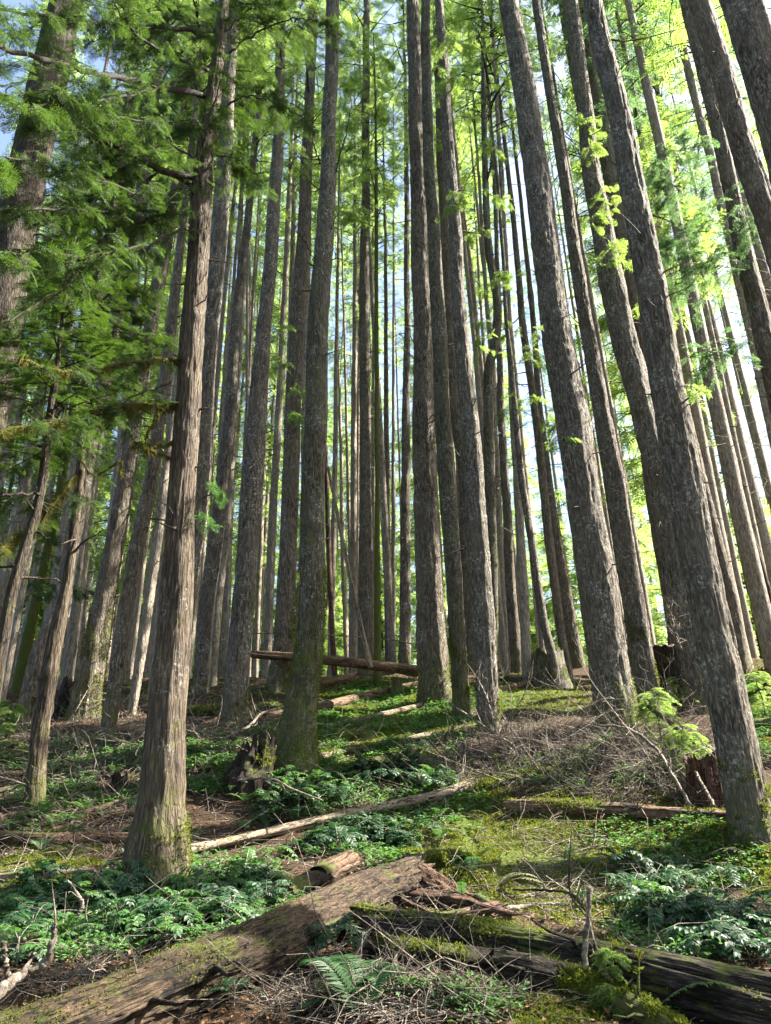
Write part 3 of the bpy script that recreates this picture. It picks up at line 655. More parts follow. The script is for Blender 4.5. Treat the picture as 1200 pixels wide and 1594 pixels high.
# young conifers under the tall ones
yproto = link('young_conifer', None, None)
zz_ = np.arange(-.3, 7.6, .4); v, f = tube(np.stack([0 * zz_, 0 * zz_, zz_], -1), .05 * (1 - zz_ / 8), 8); g = Geo(); g.add(v, f)
link('trunk', g.mesh('trunk_young', [BARK_DARK], True), yproto); link('crown', CR['young0'], yproto, (0, 0, .6))
first = True
for q in range(80):
    az = rng.uniform(-.55, .55); dd = rng.uniform(42, 85); x, y = math.sin(az) * dd, math.cos(az) * dd
    if az > .2 and rng.random() < .3: continue
    o = yproto if first else copy_tree(yproto); first = False
    s_ = rng.uniform(.9, 2.2); o.location = (x, y, float(H(x, y))); o.scale = (s_ * 1.1, s_ * 1.1, s_); o.rotation_euler = (0, 0, rng.uniform(0, 6.28))
    tag(o, 'young bright green conifer growing under the distant trunks', 'tree', 'young conifers under the distant stand')

# unseen forest beside and behind the camera, added to shade the foreground
for q in range(34):
    az = rng.uniform(math.radians(98), math.radians(318)); dd = rng.uniform(4.5, 26); x, y = math.sin(az) * dd, math.cos(az) * dd
    if math.hypot(x, y) < 4 or y > 12: continue
    place_far(x, y, int(rng.choice(4)), .8)
for (x, y) in ((17, -2.5), (24, 1), (31, 6.5), (21, 9.5), (38, 15), (45, 3), (28, -6)): place_far(x, y, int(rng.choice(4)), .85)

# ------------------------------------------------------------------ boughs of the near trees
def catmull(pts, n=24):
    pts = np.asarray(pts, float); t = np.linspace(0, len(pts) - 1, n); k = np.arange(len(pts)); out = []
    P = np.concatenate([[2 * pts[0] - pts[1]], pts, [2 * pts[-1] - pts[-2]]])
    i = np.minimum(t.astype(int), len(pts) - 2); f = (t - i)[:, None]
    a, b, c, d = P[i], P[i + 1], P[i + 2], P[i + 3]
    return .5 * (2 * b + (c - a) * f + (2 * a - 5 * b + 4 * c - d) * f ** 2 + (3 * b - a - 3 * c + d) * f ** 3)
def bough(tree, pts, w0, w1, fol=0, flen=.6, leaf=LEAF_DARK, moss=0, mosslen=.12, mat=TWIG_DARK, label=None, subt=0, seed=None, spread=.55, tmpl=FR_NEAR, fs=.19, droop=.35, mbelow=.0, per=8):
    """pts: (u, v, metres nearer than the tree) from the trunk outwards; fol = number of side twigs with foliage"""
    rec = TREES[tree] if isinstance(tree, str) else tree; B = rec['B']
    rng = np.random.default_rng(seed if seed is not None else int(abs(pts[0][0] * 7 + pts[0][1])))
    C = catmull([at_dist(u, v, rec['dist'] - dn) for (u, v, dn) in pts], 26)
    C[1:-1] += rng.normal(size=(24, 3)) * .012
    R = np.linspace(w0, w1, 26)
    g = Geo(); v, f = tube(C, R, 7); g.add(v, f)
    fol = int(fol * .7); K = max(subt, fol)
    par = rec['root']
    off = np.array(par.location)
    if K:
        t = rng.uniform(.06, 1, K); i = np.minimum((t * 25).astype(int), 24); p = C[i] + (C[i + 1] - C[i]) * (t * 25 - i)[:, None]
        d = C[i + 1] - C[i]; d /= np.linalg.norm(d, axis=1, keepdims=True); h = np.cross(d, [0, 0, 1.]); h /= np.linalg.norm(h, axis=1, keepdims=True) + 1e-6
        sg = np.where(rng.random(K) < .5, -1, 1)[:, None]
        x = d * rng.uniform(.3, 1.0, (K, 1)) + h * sg * rng.uniform(.5, 1., (K, 1)) * spread / .55 + np.array([0, 0, 1.]) * rng.uniform(-.8, .15, (K, 1)) * droop / .35
        x /= np.linalg.norm(x, axis=1, keepdims=True); L = flen * rng.uniform(.4, 1.2, K) * (1.1 - .5 * t)
        v, f, TC = twigs(p, x, L, np.full(K, .0055), .22, 6, 4, rng); g.add(v, f)
    b = link('branch', g.mesh('branch', [mat], True, off), par)
    if label: b['label'] = label
    if fol:
        gl = Geo()
        tt = rng.uniform(.1, 1, (K, per)); ii = np.minimum((tt * 5).astype(int), 4); ff_ = (tt * 5 - ii)[..., None]; kk = np.arange(K)[:, None]
        O = TC[kk, ii] * (1 - ff_) + TC[kk, ii + 1] * ff_; D = TC[kk, ii + 1] - TC[kk, ii]; D /= np.linalg.norm(D, axis=-1, keepdims=True) + 1e-9
        hh = np.cross(D, [0, 0, 1.]); hh /= np.linalg.norm(hh, axis=-1, keepdims=True) + 1e-6
        X = D * rng.uniform(.4, 1, (K, per, 1)) + hh * rng.uniform(-1, 1, (K, per, 1)) + np.array([0, 0, -1.]) * rng.uniform(0, .5, (K, per, 1))
        S = fs * rng.uniform(.6, 1.3, (K, per))
        add_fronds(gl, O.reshape(-1, 3), X.reshape(-1, 3), S.ravel(), tmpl, rng, 0, .4)
        link('foliage', gl.mesh('foliage', [leaf], False, off), b)
    if moss:
        gm_ = Geo(); t = rng.random(moss); i = np.minimum((t * 25).astype(int), 24); p = C[i] + (C[i + 1] - C[i]) * (t * 25 - i)[:, None]
        r = R[i]; a = rng.normal(size=(moss, 3)); a /= np.linalg.norm(a, axis=1, keepdims=True)
        D = a * .5 + np.array([0, 0, -1.]) * rng.uniform(.2, 1.4, (moss, 1)); D /= np.linalg.norm(D, axis=1, keepdims=True)
        clump = vnoise(t * 22, 0 * t + w0 * 100, s=4) ** 1.3 * 1.6
        L = mosslen * rng.uniform(.3, 1.3, moss) * clump + .01; wd = rng.uniform(.003, .008, moss)
        s_ = np.cross(D, rng.normal(size=(moss, 3))); s_ /= np.linalg.norm(s_, axis=1, keepdims=True)
        q = p + a * r[:, None] * .8
        V = np.stack([q - s_ * wd[:, None], q + D * L[:, None], q + s_ * wd[:, None]], 1).reshape(-1, 3)
        gm_.add(V, np.arange(moss * 3).reshape(-1, 3)); 
        if mosslen > .07: v, f = tube(C, R * 1.1 + .002, 7); gm_.add(v, f)
        link('moss', gm_.mesh('moss', [MOSS_HANG], False, off), b)['kind'] = 'stuff'
    return b
t1 = T1
def upper(pts, **k): return bough(t1, pts, **k)
# dark boughs sweeping left from the top of the cedar
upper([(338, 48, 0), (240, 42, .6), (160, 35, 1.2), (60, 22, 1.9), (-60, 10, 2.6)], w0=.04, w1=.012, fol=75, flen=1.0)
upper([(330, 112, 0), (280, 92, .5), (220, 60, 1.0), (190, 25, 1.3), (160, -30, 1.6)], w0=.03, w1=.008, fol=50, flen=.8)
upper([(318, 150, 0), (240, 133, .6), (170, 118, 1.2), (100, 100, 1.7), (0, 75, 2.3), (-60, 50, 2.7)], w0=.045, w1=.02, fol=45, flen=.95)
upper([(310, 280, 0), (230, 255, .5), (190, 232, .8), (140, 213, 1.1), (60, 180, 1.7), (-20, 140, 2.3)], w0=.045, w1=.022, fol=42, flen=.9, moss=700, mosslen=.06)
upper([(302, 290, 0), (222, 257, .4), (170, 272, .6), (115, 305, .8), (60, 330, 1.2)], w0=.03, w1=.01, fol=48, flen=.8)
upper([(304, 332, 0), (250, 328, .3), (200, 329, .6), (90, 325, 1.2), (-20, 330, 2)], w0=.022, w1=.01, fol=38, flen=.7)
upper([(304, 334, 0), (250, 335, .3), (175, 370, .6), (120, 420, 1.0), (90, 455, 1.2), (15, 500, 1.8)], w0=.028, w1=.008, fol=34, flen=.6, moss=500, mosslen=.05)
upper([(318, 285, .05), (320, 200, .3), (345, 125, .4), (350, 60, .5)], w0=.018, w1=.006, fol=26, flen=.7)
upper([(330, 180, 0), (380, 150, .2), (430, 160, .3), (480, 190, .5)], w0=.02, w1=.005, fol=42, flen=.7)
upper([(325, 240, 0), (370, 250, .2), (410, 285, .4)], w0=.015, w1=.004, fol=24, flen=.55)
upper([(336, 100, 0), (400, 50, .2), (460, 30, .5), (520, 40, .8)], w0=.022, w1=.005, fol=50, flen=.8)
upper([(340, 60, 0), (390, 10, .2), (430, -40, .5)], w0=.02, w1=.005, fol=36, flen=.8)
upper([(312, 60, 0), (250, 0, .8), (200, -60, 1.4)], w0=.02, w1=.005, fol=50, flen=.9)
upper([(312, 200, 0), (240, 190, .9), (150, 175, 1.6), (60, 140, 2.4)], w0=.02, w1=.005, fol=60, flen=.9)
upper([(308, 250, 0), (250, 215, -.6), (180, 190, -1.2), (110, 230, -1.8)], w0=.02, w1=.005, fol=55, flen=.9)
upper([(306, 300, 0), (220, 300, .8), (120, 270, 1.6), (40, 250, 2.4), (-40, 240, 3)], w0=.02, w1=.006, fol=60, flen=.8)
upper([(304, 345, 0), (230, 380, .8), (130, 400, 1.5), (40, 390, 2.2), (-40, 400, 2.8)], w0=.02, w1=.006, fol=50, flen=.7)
upper([(325, 110, 0), (200, 150, 1.2), (90, 160, 2.2), (20, 170, 3)], w0=.02, w1=.006, fol=50, flen=.8)
# mossy limbs lower down
MB = 'limb bearded with yellow green moss'
upper([(286, 562, 0), (262, 560, .1), (225, 562, .25), (175, 568, .45), (110, 580, .8), (30, 560, 1.3)], w0=.022, w1=.01, moss=2600, mosslen=.13, label=MB, fol=16, flen=.5)
upper([(282, 628, 0), (250, 632, .1), (200, 628, .3), (165, 635, .45), (100, 655, .8), (0, 672, 1.3)], w0=.024, w1=.01, moss=3400, mosslen=.17, label=MB, fol=12, flen=.5)
upper([(268, 712, 0), (235, 702, .15), (215, 690, .3), (208, 695, .4)], w0=.015, w1=.006, moss=900, mosslen=.10, label=MB, subt=10, flen=.3)
upper([(270, 690, 0), (250, 692, .1), (228, 690, .1), (238, 660, .1), (252, 635, .15)], w0=.016, w1=.008, moss=900, mosslen=.08, label=MB)
upper([(266, 595, 0), (205, 618, .3), (172, 640, .5), (90, 655, .9)], w0=.012, w1=.005, fol=14, flen=.45)
upper([(300, 745, 0), (325, 755, .1), (345, 762, .1)], w0=.004, w1=.002, fol=4, flen=.22, leaf=MAHONIA_L, fs=.16)
upper([(292, 808, 0), (335, 812, .1), (372, 810, .1)], w0=.004, w1=.002, fol=4, flen=.2, leaf=MAHONIA_L, fs=.16)
# lower left foliage curtains
l4 = TREES['thin cedar with orange stained streaks, its foot among fallen sticks on the left']
bough(l4, [(120, 700, 0), (145, 740, .2), (187, 718, .4), (190, 740, .4)], .014, .006, moss=700, mosslen=.10, label=MB)
bough(l4, [(118, 740, 0), (90, 775, .5), (55, 815, .8), (20, 840, 1.2), (-20, 875, 1.6)], .022, .01, moss=2600, mosslen=.2, label=MB, fol=14, flen=.5)
for (vv_, uu, dv, n_, nr_) in ((440, 20, 30, 34, .8), (500, 10, 40, 34, 1.4), (545, 30, 30, 36, .5), (600, 20, 30, 40, 1.0), (660, 40, 40, 30, .6), (700, 0, 20, 34, 1.3), (770, 10, 10, 30, .6), (400, 60, -20, 34, .4), (350, 60, -30, 34, .8)):
    bough(l4, [(165 - (vv_ - 350) * .12, vv_, 0), (110, vv_ + dv * .5, nr_ * .5), (uu + 20, vv_ + dv, nr_), (uu - 70, vv_ + dv * 1.3, nr_ * 1.6)], .014, .004, fol=n_, flen=.75, leaf=LEAF_DARK, seed=vv_)
for (vv_, uu, dv, n_) in ((520, 250, 10, 22), (430, 240, 20, 24), (380, 250, 10, 20)):
    bough(l4, [(150, vv_, 0), (190, vv_ + dv, -.4), (uu, vv_ + dv * 1.5, -.8)], .012, .004, fol=n_, flen=.6, leaf=LEAF_DARK, seed=vv_ + 1)
l6 = TREES['dark trunk at the very left edge behind the drooping boughs']
for (vv_, uu, dv, n_) in ((900, 130, 15, 26), (925, 140, -5, 30), (860, 110, 10, 26), (820, 70, 20, 26)):
    bough(l6, [(30, vv_, 0), (70, vv_ + dv * .5, 2), (uu, vv_ + dv, 3.5)], .014, .004, fol=n_, flen=.7, leaf=LEAF_DARK, seed=vv_ + 2)
l6b = TREES['short dark trunk with a side limb under the left foliage']
bough(l6b, [(68, 770, 0), (40, 768, .2), (-20, 775, .6)], .02, .01, subt=6)
# dead upswept branches of the middle trees
t2 = T2
bough(t2, [(517, 282, 0), (537, 215, .3), (547, 165, .5), (545, 150, .5)], .02, .007, subt=10, flen=.5)
bough(t2, [(546, 180, .5), (565, 172, .6), (590, 164, .7)], .009, .004, subt=6, flen=.4)
bough(t2, [(502, 262, 0), (480, 210, .3), (458, 172, .5)], .018, .006, subt=10, flen=.5)
bough(t2, [(500, 250, 0), (470, 246, .2), (440, 242, .4)], .010, .004, subt=8, flen=.5)
bough(t2, [(500, 300, 0), (475, 275, .3), (450, 250, .4)], .012, .005, subt=8, flen=.5)
bough(t2, [(508, 375, 0), (520, 345, .2), (532, 322, .3)], .014, .005, subt=6, flen=.3)
bough(t2, [(496, 415, 0), (470, 370, .3), (440, 325, .5)], .014, .005, subt=8, flen=.5)
t9 = T9
bough(t9, [(753, 165, 0), (770, 140, 0), (778, 108, .1)], .03, .01, subt=8, flen=.5)
bough(t9, [(752, 75, 0), (745, 65, 0), (738, 38, 0)], .02, .006, subt=6, flen=.5)
bough(t9, [(753, 78, 0), (766, 74, 0), (774, 58, 0)], .02, .006, subt=6, flen=.5)
bough(t9, [(752, 160, 0), (725, 165, .1), (705, 175, .1)], .02, .008, subt=6, flen=.5)
bough(t9, [(755, 230, 0), (730, 200, .2), (708, 180, .2)], .012, .005, subt=5, flen=.4)
bough(t9, [(758, 280, 0), (764, 255, .1), (764, 235, .1)], .05, .02, subt=2)
bough(t9, [(757, 185, 0), (775, 165, 0), (795, 150, 0)], .014, .005, subt=5, flen=.4)
# leafy sprays growing from bare trunks
def sprays(rec, spots_, leaf, n=14, flen=.6, fs=.3):
    for k, (u, v, du, dv) in enumerate(spots_):
        bough(rec, [(u, v, .1), (u + du * .5, v + dv * .4, .5), (u + du, v + dv, .9)], .008, .003, fol=n, flen=flen, leaf=leaf, seed=int(u + v), tmpl=FR_MID, fs=fs, mat=TWIG)
sprays(T12, [(905, 180, 20, 20), (912, 210, 12, 45), (930, 290, 25, 30), (930, 330, -10, 25), (940, 370, 8, 30), (938, 400, 25, 10)], LEAF, 10, .6, .2)
sprays(T10, [(880, 670, -25, 20), (858, 500, -30, 25)], LEAF, 5, .35, .15)
sprays(T13, [(1062, 600, 28, 8)], LEAF, 5, .35, .14)
sprays(T15, [(1130, 290, -130, 10), (1140, 330, -120, 60), (1165, 420, -150, -20), (1150, 370, -110, 90), (1185, 520, -120, 60), (1135, 300, 75, 45), (1120, 220, -100, 30)], LEAF_BLUE, 26, 1.3, .24)
sprays(R3, [(815, 520, -60, -20), (818, 540, 20, 10), (835, 650, 40, 15), (830, 620, -40, 10), (815, 470, -45, -30), (812, 430, 40, -10)], LEAF, 12, .9, .26)
sprays(R4, [(840, 640, 30, 10), (850, 700, 40, -15)], LEAF, 12, .8, .24)
sprays(T4, [(455, 560, -40, 20), (460, 590, 25, 20), (452, 640, 20, 10), (465, 500, -60, 30)], LEAF, 14, .8, .22)
sprays(C1, [(565, 250, -30, -20), (572, 290, 35, 0), (568, 200, -40, 0), (570, 170, 30, 10), (570, 130, -30, 0), (570, 90, 30, 0), (568, 320, -25, 15)], LEAF_BRIGHT, 26, 1.1, .28)
sprays(T9, [(768, 440, 20, -10), (757, 350, -28, 20), (754, 300, 25, 10), (765, 520, -20, 20), (753, 220, 25, 20)], LEAF, 12, .8, .22)
sprays(T8, [(705, 300, 20, 20), (690, 110, 25, 20), (690, 60, 30, 10)], LEAF, 10, .8, .22)

# ------------------------------------------------------------------ logs, stumps, fallen sticks
def log(name, label, cat, mat, pts, sides=40, amp=.014, kz=1.6, dist=None, lift=0., jag=(.15, .15), endmat=None, bend=True, group=None, sink=.08, stubs=0, moss=0, trays=0):
    """pts: photo (u, v of the axis, thickness). The log lies on the ground unless dist (metres from the camera) is given."""
    C = []; R = []; ends = (0, len(pts) - 1)
    for i, (u, v, w) in enumerate(pts):
        if dist is not None: p = at_dist(u, v, dist[i] if isinstance(dist, (list, tuple)) else dist)
        else: p = gpt(u, v + w * .42)
        r = w / 2 / F_PX * depth(p)
        if dist is None:
            t = math.hypot(p[0], p[1]) + r * .3; p = at_dist(u, v, t)
        C.append(p); R.append(r)
    C = np.array(C); R = np.array(R); n = max(16, int(np.linalg.norm(np.diff(C, axis=0), axis=1).sum() / .02))
    n = min(n, 420)
    P = catmull(C, n) if len(C) > 2 else C[0] + (C[1] - C[0]) * np.linspace(0, 1, n)[:, None]
    k = np.linspace(0, len(C) - 1, n); RR = np.interp(k, np.arange(len(C)), R)
    seed = int(abs(pts[0][0] * 3 + pts[0][1])); rng = np.random.default_rng(seed)
    O = P.mean(0); ax = P[-1] - P[0]; q = Vector(tuple(ax)).to_track_quat('Z', 'Y'); Rm = np.array(q.to_matrix())
    L = (P - O) @ Rm                                                   # local frame, z along the log
    def disp(PP, th, Rr):
        c = np.cos(th)[None]; s_ = np.sin(th)[None]; rr = np.maximum(Rr, .03)[:, None]; z = PP[:, 2:3]
        n1 = fbm(c * rr * 24, s_ * rr * 24, z * kz + 0 * c, o=4, s=seed); n2 = fbm(c * 1.3, s_ * 1.3, z * 1.1 + 0 * c, o=3, s=seed + 3) - .5
        cr = np.clip((fbm(c * rr * 16 + 5, s_ * rr * 16, z * .6 + 0 * c, o=2, s=seed + 7) - .57) * 9, 0, 1)
        return (1 - np.abs(2 * n1 - 1) * 2) * amp * np.minimum(1, rr / .1) + n2 * rr * .35 - cr * rr * .20
    th = np.linspace(0, 2 * math.pi, sides, endpoint=False)
    V, F = tube(L, RR, sides, False, disp)
    V = V.reshape(n, sides, 3); zdir = np.linspace(0, 1, n)
    # torn ends: push the last rings along the axis by an uneven amount
    for e, sgn, rr in ((0, -1, RR[0]), (-1, 1, RR[-1])):
        j = jag[0 if e == 0 else 1]; a = (vnoise(np.cos(th) * 2.3 + 4, np.sin(th) * 2.3, s=seed + e + 9) * .6 + vnoise(np.cos(th) * 7, np.sin(th) * 7, s=seed + e + 19) * .4) * j * 2
        for kk in range(6):
            idx = kk if e == 0 else n - 1 - kk; V[idx, :, 2] += sgn * a * (1 - kk / 6) * 1.0
    V = V.reshape(-1, 3)
    # caps sunk into the wood
    g = Geo(); g.add(V, F, 0)
    for e, s0 in ((0, 0), (-1, (n - 1) * sides)):
        ring = V[s0:s0 + sides]; c = ring.mean(0); ins = c + (ring - c) * .72; ins[:, 2] += (.03 if e == 0 else -.03) + rng.normal(size=sides) * .012; ctr = c + np.array([0, 0, .05 if e == 0 else -.05]); 
        jj = np.arange(sides); j2 = (jj + 1) % sides; base = 0
        vv = np.concatenate([ring, ins, ctr[None]])
        qf = np.stack([jj, j2, sides + j2, sides + jj], -1); tf = np.stack([sides + jj, sides + j2, np.full(sides, 2 * sides)], -1)
        if e == 0: qf = qf[:, ::-1]; tf = tf[:, ::-1]
        g.add(vv, [qf, tf], 1)
    if stubs:
        i = rng.integers(2, n - 2, stubs); a = rng.uniform(0, 6.28, stubs); D = np.stack([np.cos(a), np.sin(a), rng.uniform(-.6, .6, stubs)], -1)
        v, f, _ = twigs(L[i] + D * RR[i][:, None] * .6, D, RR[i] + rng.uniform(.04, .3, stubs), RR[i] * .14 + .004, .15, 4, 5, rng); g.add(v, f, 0)
    o = link(name, g.mesh(name, [mat, endmat or WOOD_CUT], True)); o.matrix_world = Matrix.Translation(Vector(tuple(O))) @ q.to_matrix().to_4x4()
    o.location.z += lift
    tag(o, label, cat, group)
    return o
LG = 'fallen_log'
log(LG, 'huge rotting log slanting up from the bottom left corner to a torn reddish end', 'log', WOOD_BIG,
    [(-90, 1672, 118), (100, 1612, 104), (265, 1541, 93), (400, 1482, 86), (500, 1432, 78), (580, 1392, 66), (640, 1368, 52)], 150, .034, 4.0, jag=(.1, .22), endmat=WOOD_ROT, stubs=3)
log(LG, 'long dark charred log crossing the lower right corner behind the upright broken stick', 'log', WOOD_DARK,
    [(575, 1438, 44), (700, 1454, 46), (800, 1474, 54), (900, 1497, 64), (1000, 1522, 74), (1100, 1549, 82), (1260, 1590, 92)], 130, .028, 1.8, jag=(.2, .1), stubs=3)
log(LG, 'short dark rotting log with a splintered top lying in front of the charred one', 'log', WOOD_DARK,
    [(600, 1476, 26), (680, 1488, 36), (760, 1500, 42), (830, 1515, 46), (880, 1524, 42)], 64, .022, 1.6, jag=(.1, .3), stubs=5)
log(LG, 'mossy root like log running into the bottom edge under the upright stick', 'log', WOOD_MOSS,
    [(862, 1522, 34), (920, 1543, 36), (990, 1572, 36), (1060, 1610, 30)], 40, .02, 2, jag=(.1, .1), stubs=5)
log(LG, 'reddish log lying level in the sunlit moss, left of the dark foreground fir', 'log', WOOD_RED,
    [(806, 1258, 25), (880, 1259, 23), (960, 1262, 22), (1040, 1268, 20), (1128, 1272, 17)], 48, .012, 2.2, jag=(.12, .05), stubs=4)
log(LG, 'slim peeled log with an orange sheen rising rightward from the foot of the reddish cedar', 'log', WOOD_PALE,
    [(296, 1330, 14), (400, 1307, 15), (500, 1284, 15), (600, 1262, 15), (690, 1242, 16), (735, 1226, 17)], 28, .005, 2.4, jag=(.03, .06), lift=.05)
log(LG, 'mossy broken pole half under the brown twigs right of the slim peeled log', 'log', WOOD_MOSS,
    [(740, 1228, 17), (790, 1215, 17), (850, 1203, 16)], 24, .008, 2.4, stubs=3)
log(LG, 'thin straight log rising from the mossy footed fir toward the dark lichen flecked fir', 'log', WOOD_PALE,
    [(488, 1180, 11), (560, 1165, 11), (640, 1149, 11), (735, 1131, 10)], 24, .005, 2.4)
log(LG, 'dull mossy log in the ferns just below the thin straight one', 'log', WOOD_MOSS,
    [(520, 1204, 12), (580, 1186, 12), (650, 1168, 10)], 24, .008, 2.4)
log(LG, 'short thin pole in the moss above the thin straight log', 'log', WOOD_PALE,
    [(512, 1130, 9), (580, 1116, 9), (650, 1099, 8)], 20, .004, 2.4)
log(LG, 'dark reddish log climbing the slope to the broken little stump by the thick furrowed fir', 'log', WOOD_RED,
    [(418, 1114, 13), (490, 1102, 14), (550, 1088, 13), (610, 1074, 12), (650, 1064, 10)], 28, .008, 2.2, stubs=4)
log('dead_trunk', 'dead trunk with a broken pointed tip hanging level above the ground between the trees', 'dead trunk', WOOD_RED,
    [(389, 1019, 7), (400, 1019, 11), (480, 1025, 14), (560, 1033, 15), (655, 1044, 17), (700, 1049, 17)], 36, .010, 2.0, dist=18.6, jag=(.25, .1))
log('leaning_pole', 'pale barkless pole leaning left against the trunks behind the suspended dead trunk', 'dead pole', WOOD_PALE,
    [(576, 1036, 8), (556, 950, 7), (533, 840, 6), (511, 730, 4)], 14, .002, 2, dist=18.2, jag=(.05, .05))
log('broken_snag', 'reddish splintered snag leaning behind the suspended dead trunk', 'snag', WOOD_ROT,
    [(521, 1050, 9), (516, 960, 9), (511, 850, 8), (508, 700, 6)], 14, .004, 2, dist=20.5)
log(LG, 'dark block of log lying under the suspended dead trunk', 'log', WOOD_RED, [(505, 1064, 15), (545, 1056, 14)], 28, .01, 2)
log(LG, 'grey log lying level behind the foot of the reddish cedar at the left edge', 'log', WOOD_RED,
    [(-30, 1303, 22), (60, 1308, 20), (130, 1306, 19), (215, 1304, 18)], 36, .010, 2.2, stubs=2)
log(LG, 'pale peeled pole at the left edge below the grey log', 'log', WOOD_PALE, [(-20, 1367, 13), (60, 1362, 13), (128, 1355, 12)], 24, .004, 2.4)
log(LG, 'long grey pole crossing behind the thin cedar foot on the left', 'log', WOOD_STUMP,
    [(-20, 1235, 9), (40, 1222, 9), (110, 1203, 9), (175, 1180, 7)], 20, .005, 2.4, stubs=3)
log(LG, 'dark pole lying down slope below the yellow mossed trunk', 'log', WOOD_STUMP, [(88, 1146, 10), (120, 1156, 10), (172, 1169, 8)], 20, .006, 2.4, stubs=2)
log(LG, 'pole sloping among sticks just left of the reddish cedar', 'log', WOOD_RED, [(132, 1264, 8), (180, 1250, 8), (222, 1239, 8)], 20, .005, 2.4, stubs=2)
log(LG, 'rough pole under a mat of sticks left of the reddish cedar', 'log', WOOD_STUMP, [(70, 1244, 9), (130, 1238, 9), (200, 1232, 8)], 20, .006, 2.4, stubs=3)
log(LG, 'short reddish cut chunk with a dark end beside the huge rotting log', 'log chunk', WOOD_RED,
    [(497, 1366, 34), (520, 1352, 33), (545, 1340, 28)], 40, .010, 2, jag=(.02, .04), endmat=WOOD_STUMP_DARK)
log(LG, 'crumbled dark log piece left of the short cut chunk', 'log chunk', WOOD_STUMP_DARK, [(452, 1392, 26), (480, 1376, 30), (505, 1368, 26)], 36, .03, 3, jag=(.1, .1))
log('wood_slab', 'rotten orange slab with a hollow dark underside at the end of the huge log', 'wood slab', WOOD_ROT,
    [(652, 1400, 26), (690, 1402, 24), (730, 1410, 20), (765, 1420, 12)], 36, .03, 2.5, jag=(.15, .25))
for (lb_, a_, b_, w_) in (('long splinter standing out of the torn end of the huge log', (640, 1352), (668, 1330), 5), ('reddish splinter lying over the rotten orange slab', (655, 1395), (735, 1398), 6), ('thin splinter beside the narrow slab', (700, 1436), (772, 1424), 5), ('short thick splinter under the torn end of the huge log', (628, 1412), (672, 1432), 9)):
    log('wood_splinter', lb_, 'splinter', WOOD_ROT, [(a_[0], a_[1], w_), (b_[0], b_[1], w_ * .45)], 12, .01, 3, jag=(.03, .06), lift=.05)
log('wood_slab', 'narrow splintered slab below the rotten orange slab', 'wood slab', WOOD_RED, [(690, 1428, 12), (725, 1420, 13), (752, 1412, 9)], 24, .02, 3, jag=(.1, .2))
log('wood_slab', 'crumbling orange heap of rotten wood joined to the torn end of the huge log', 'wood slab', WOOD_ROT,
    [(640, 1360, 40), (665, 1375, 34), (700, 1388, 22), (722, 1395, 10)], 40, .05, 3, jag=(.1, .2))
log(LG, 'pale mossy stub behind the torn end of the huge log', 'log', WOOD_PALE, [(618, 1333, 10), (650, 1332, 13), (678, 1335, 11)], 24, .006, 2)
log(LG, 'fallen log lying on the crest left of the pale edged stump', 'log', WOOD_STUMP, [(765, 1052, 10), (800, 1056, 11), (835, 1062, 11)], 24, .008, 2)
log(LG, 'reddish short log in front of the crest, left of the pale edged stump', 'log', WOOD_RED, [(778, 1074, 9), (815, 1064, 9)], 20, .006, 2)
log(LG, 'mossy rotten log on the crest between the grey scaly and sunlit edged firs', 'log', WOOD_MOSS, [(300, 1108, 14), (350, 1106, 14), (420, 1100, 12)], 28, .01, 2)
log(LG, 'pale log on the far crest behind the broken tip of the suspended dead trunk', 'log', WOOD_PALE, [(382, 1074, 9), (430, 1070, 9)], 20, .004, 2)
log(LG, 'slender pole slanting through the brown twig pile right of the biggest fir', 'log', WOOD_STUMP, [(1008, 1098, 7), (1060, 1138, 7), (1108, 1178, 7)], 18, .004, 2, dist=[13.5, 12.6, 11.9])
log(LG, 'reddish log in the herbs behind the dark foreground fir at the right edge', 'log', WOOD_RED, [(1150, 1060, 9), (1200, 1066, 10), (1240, 1070, 10)], 20, .006, 2)
log(LG, 'dim reddish log lower down behind the dark foreground fir', 'log', WOOD_RED, [(1168, 1126, 12), (1230, 1122, 13)], 20, .006, 2)

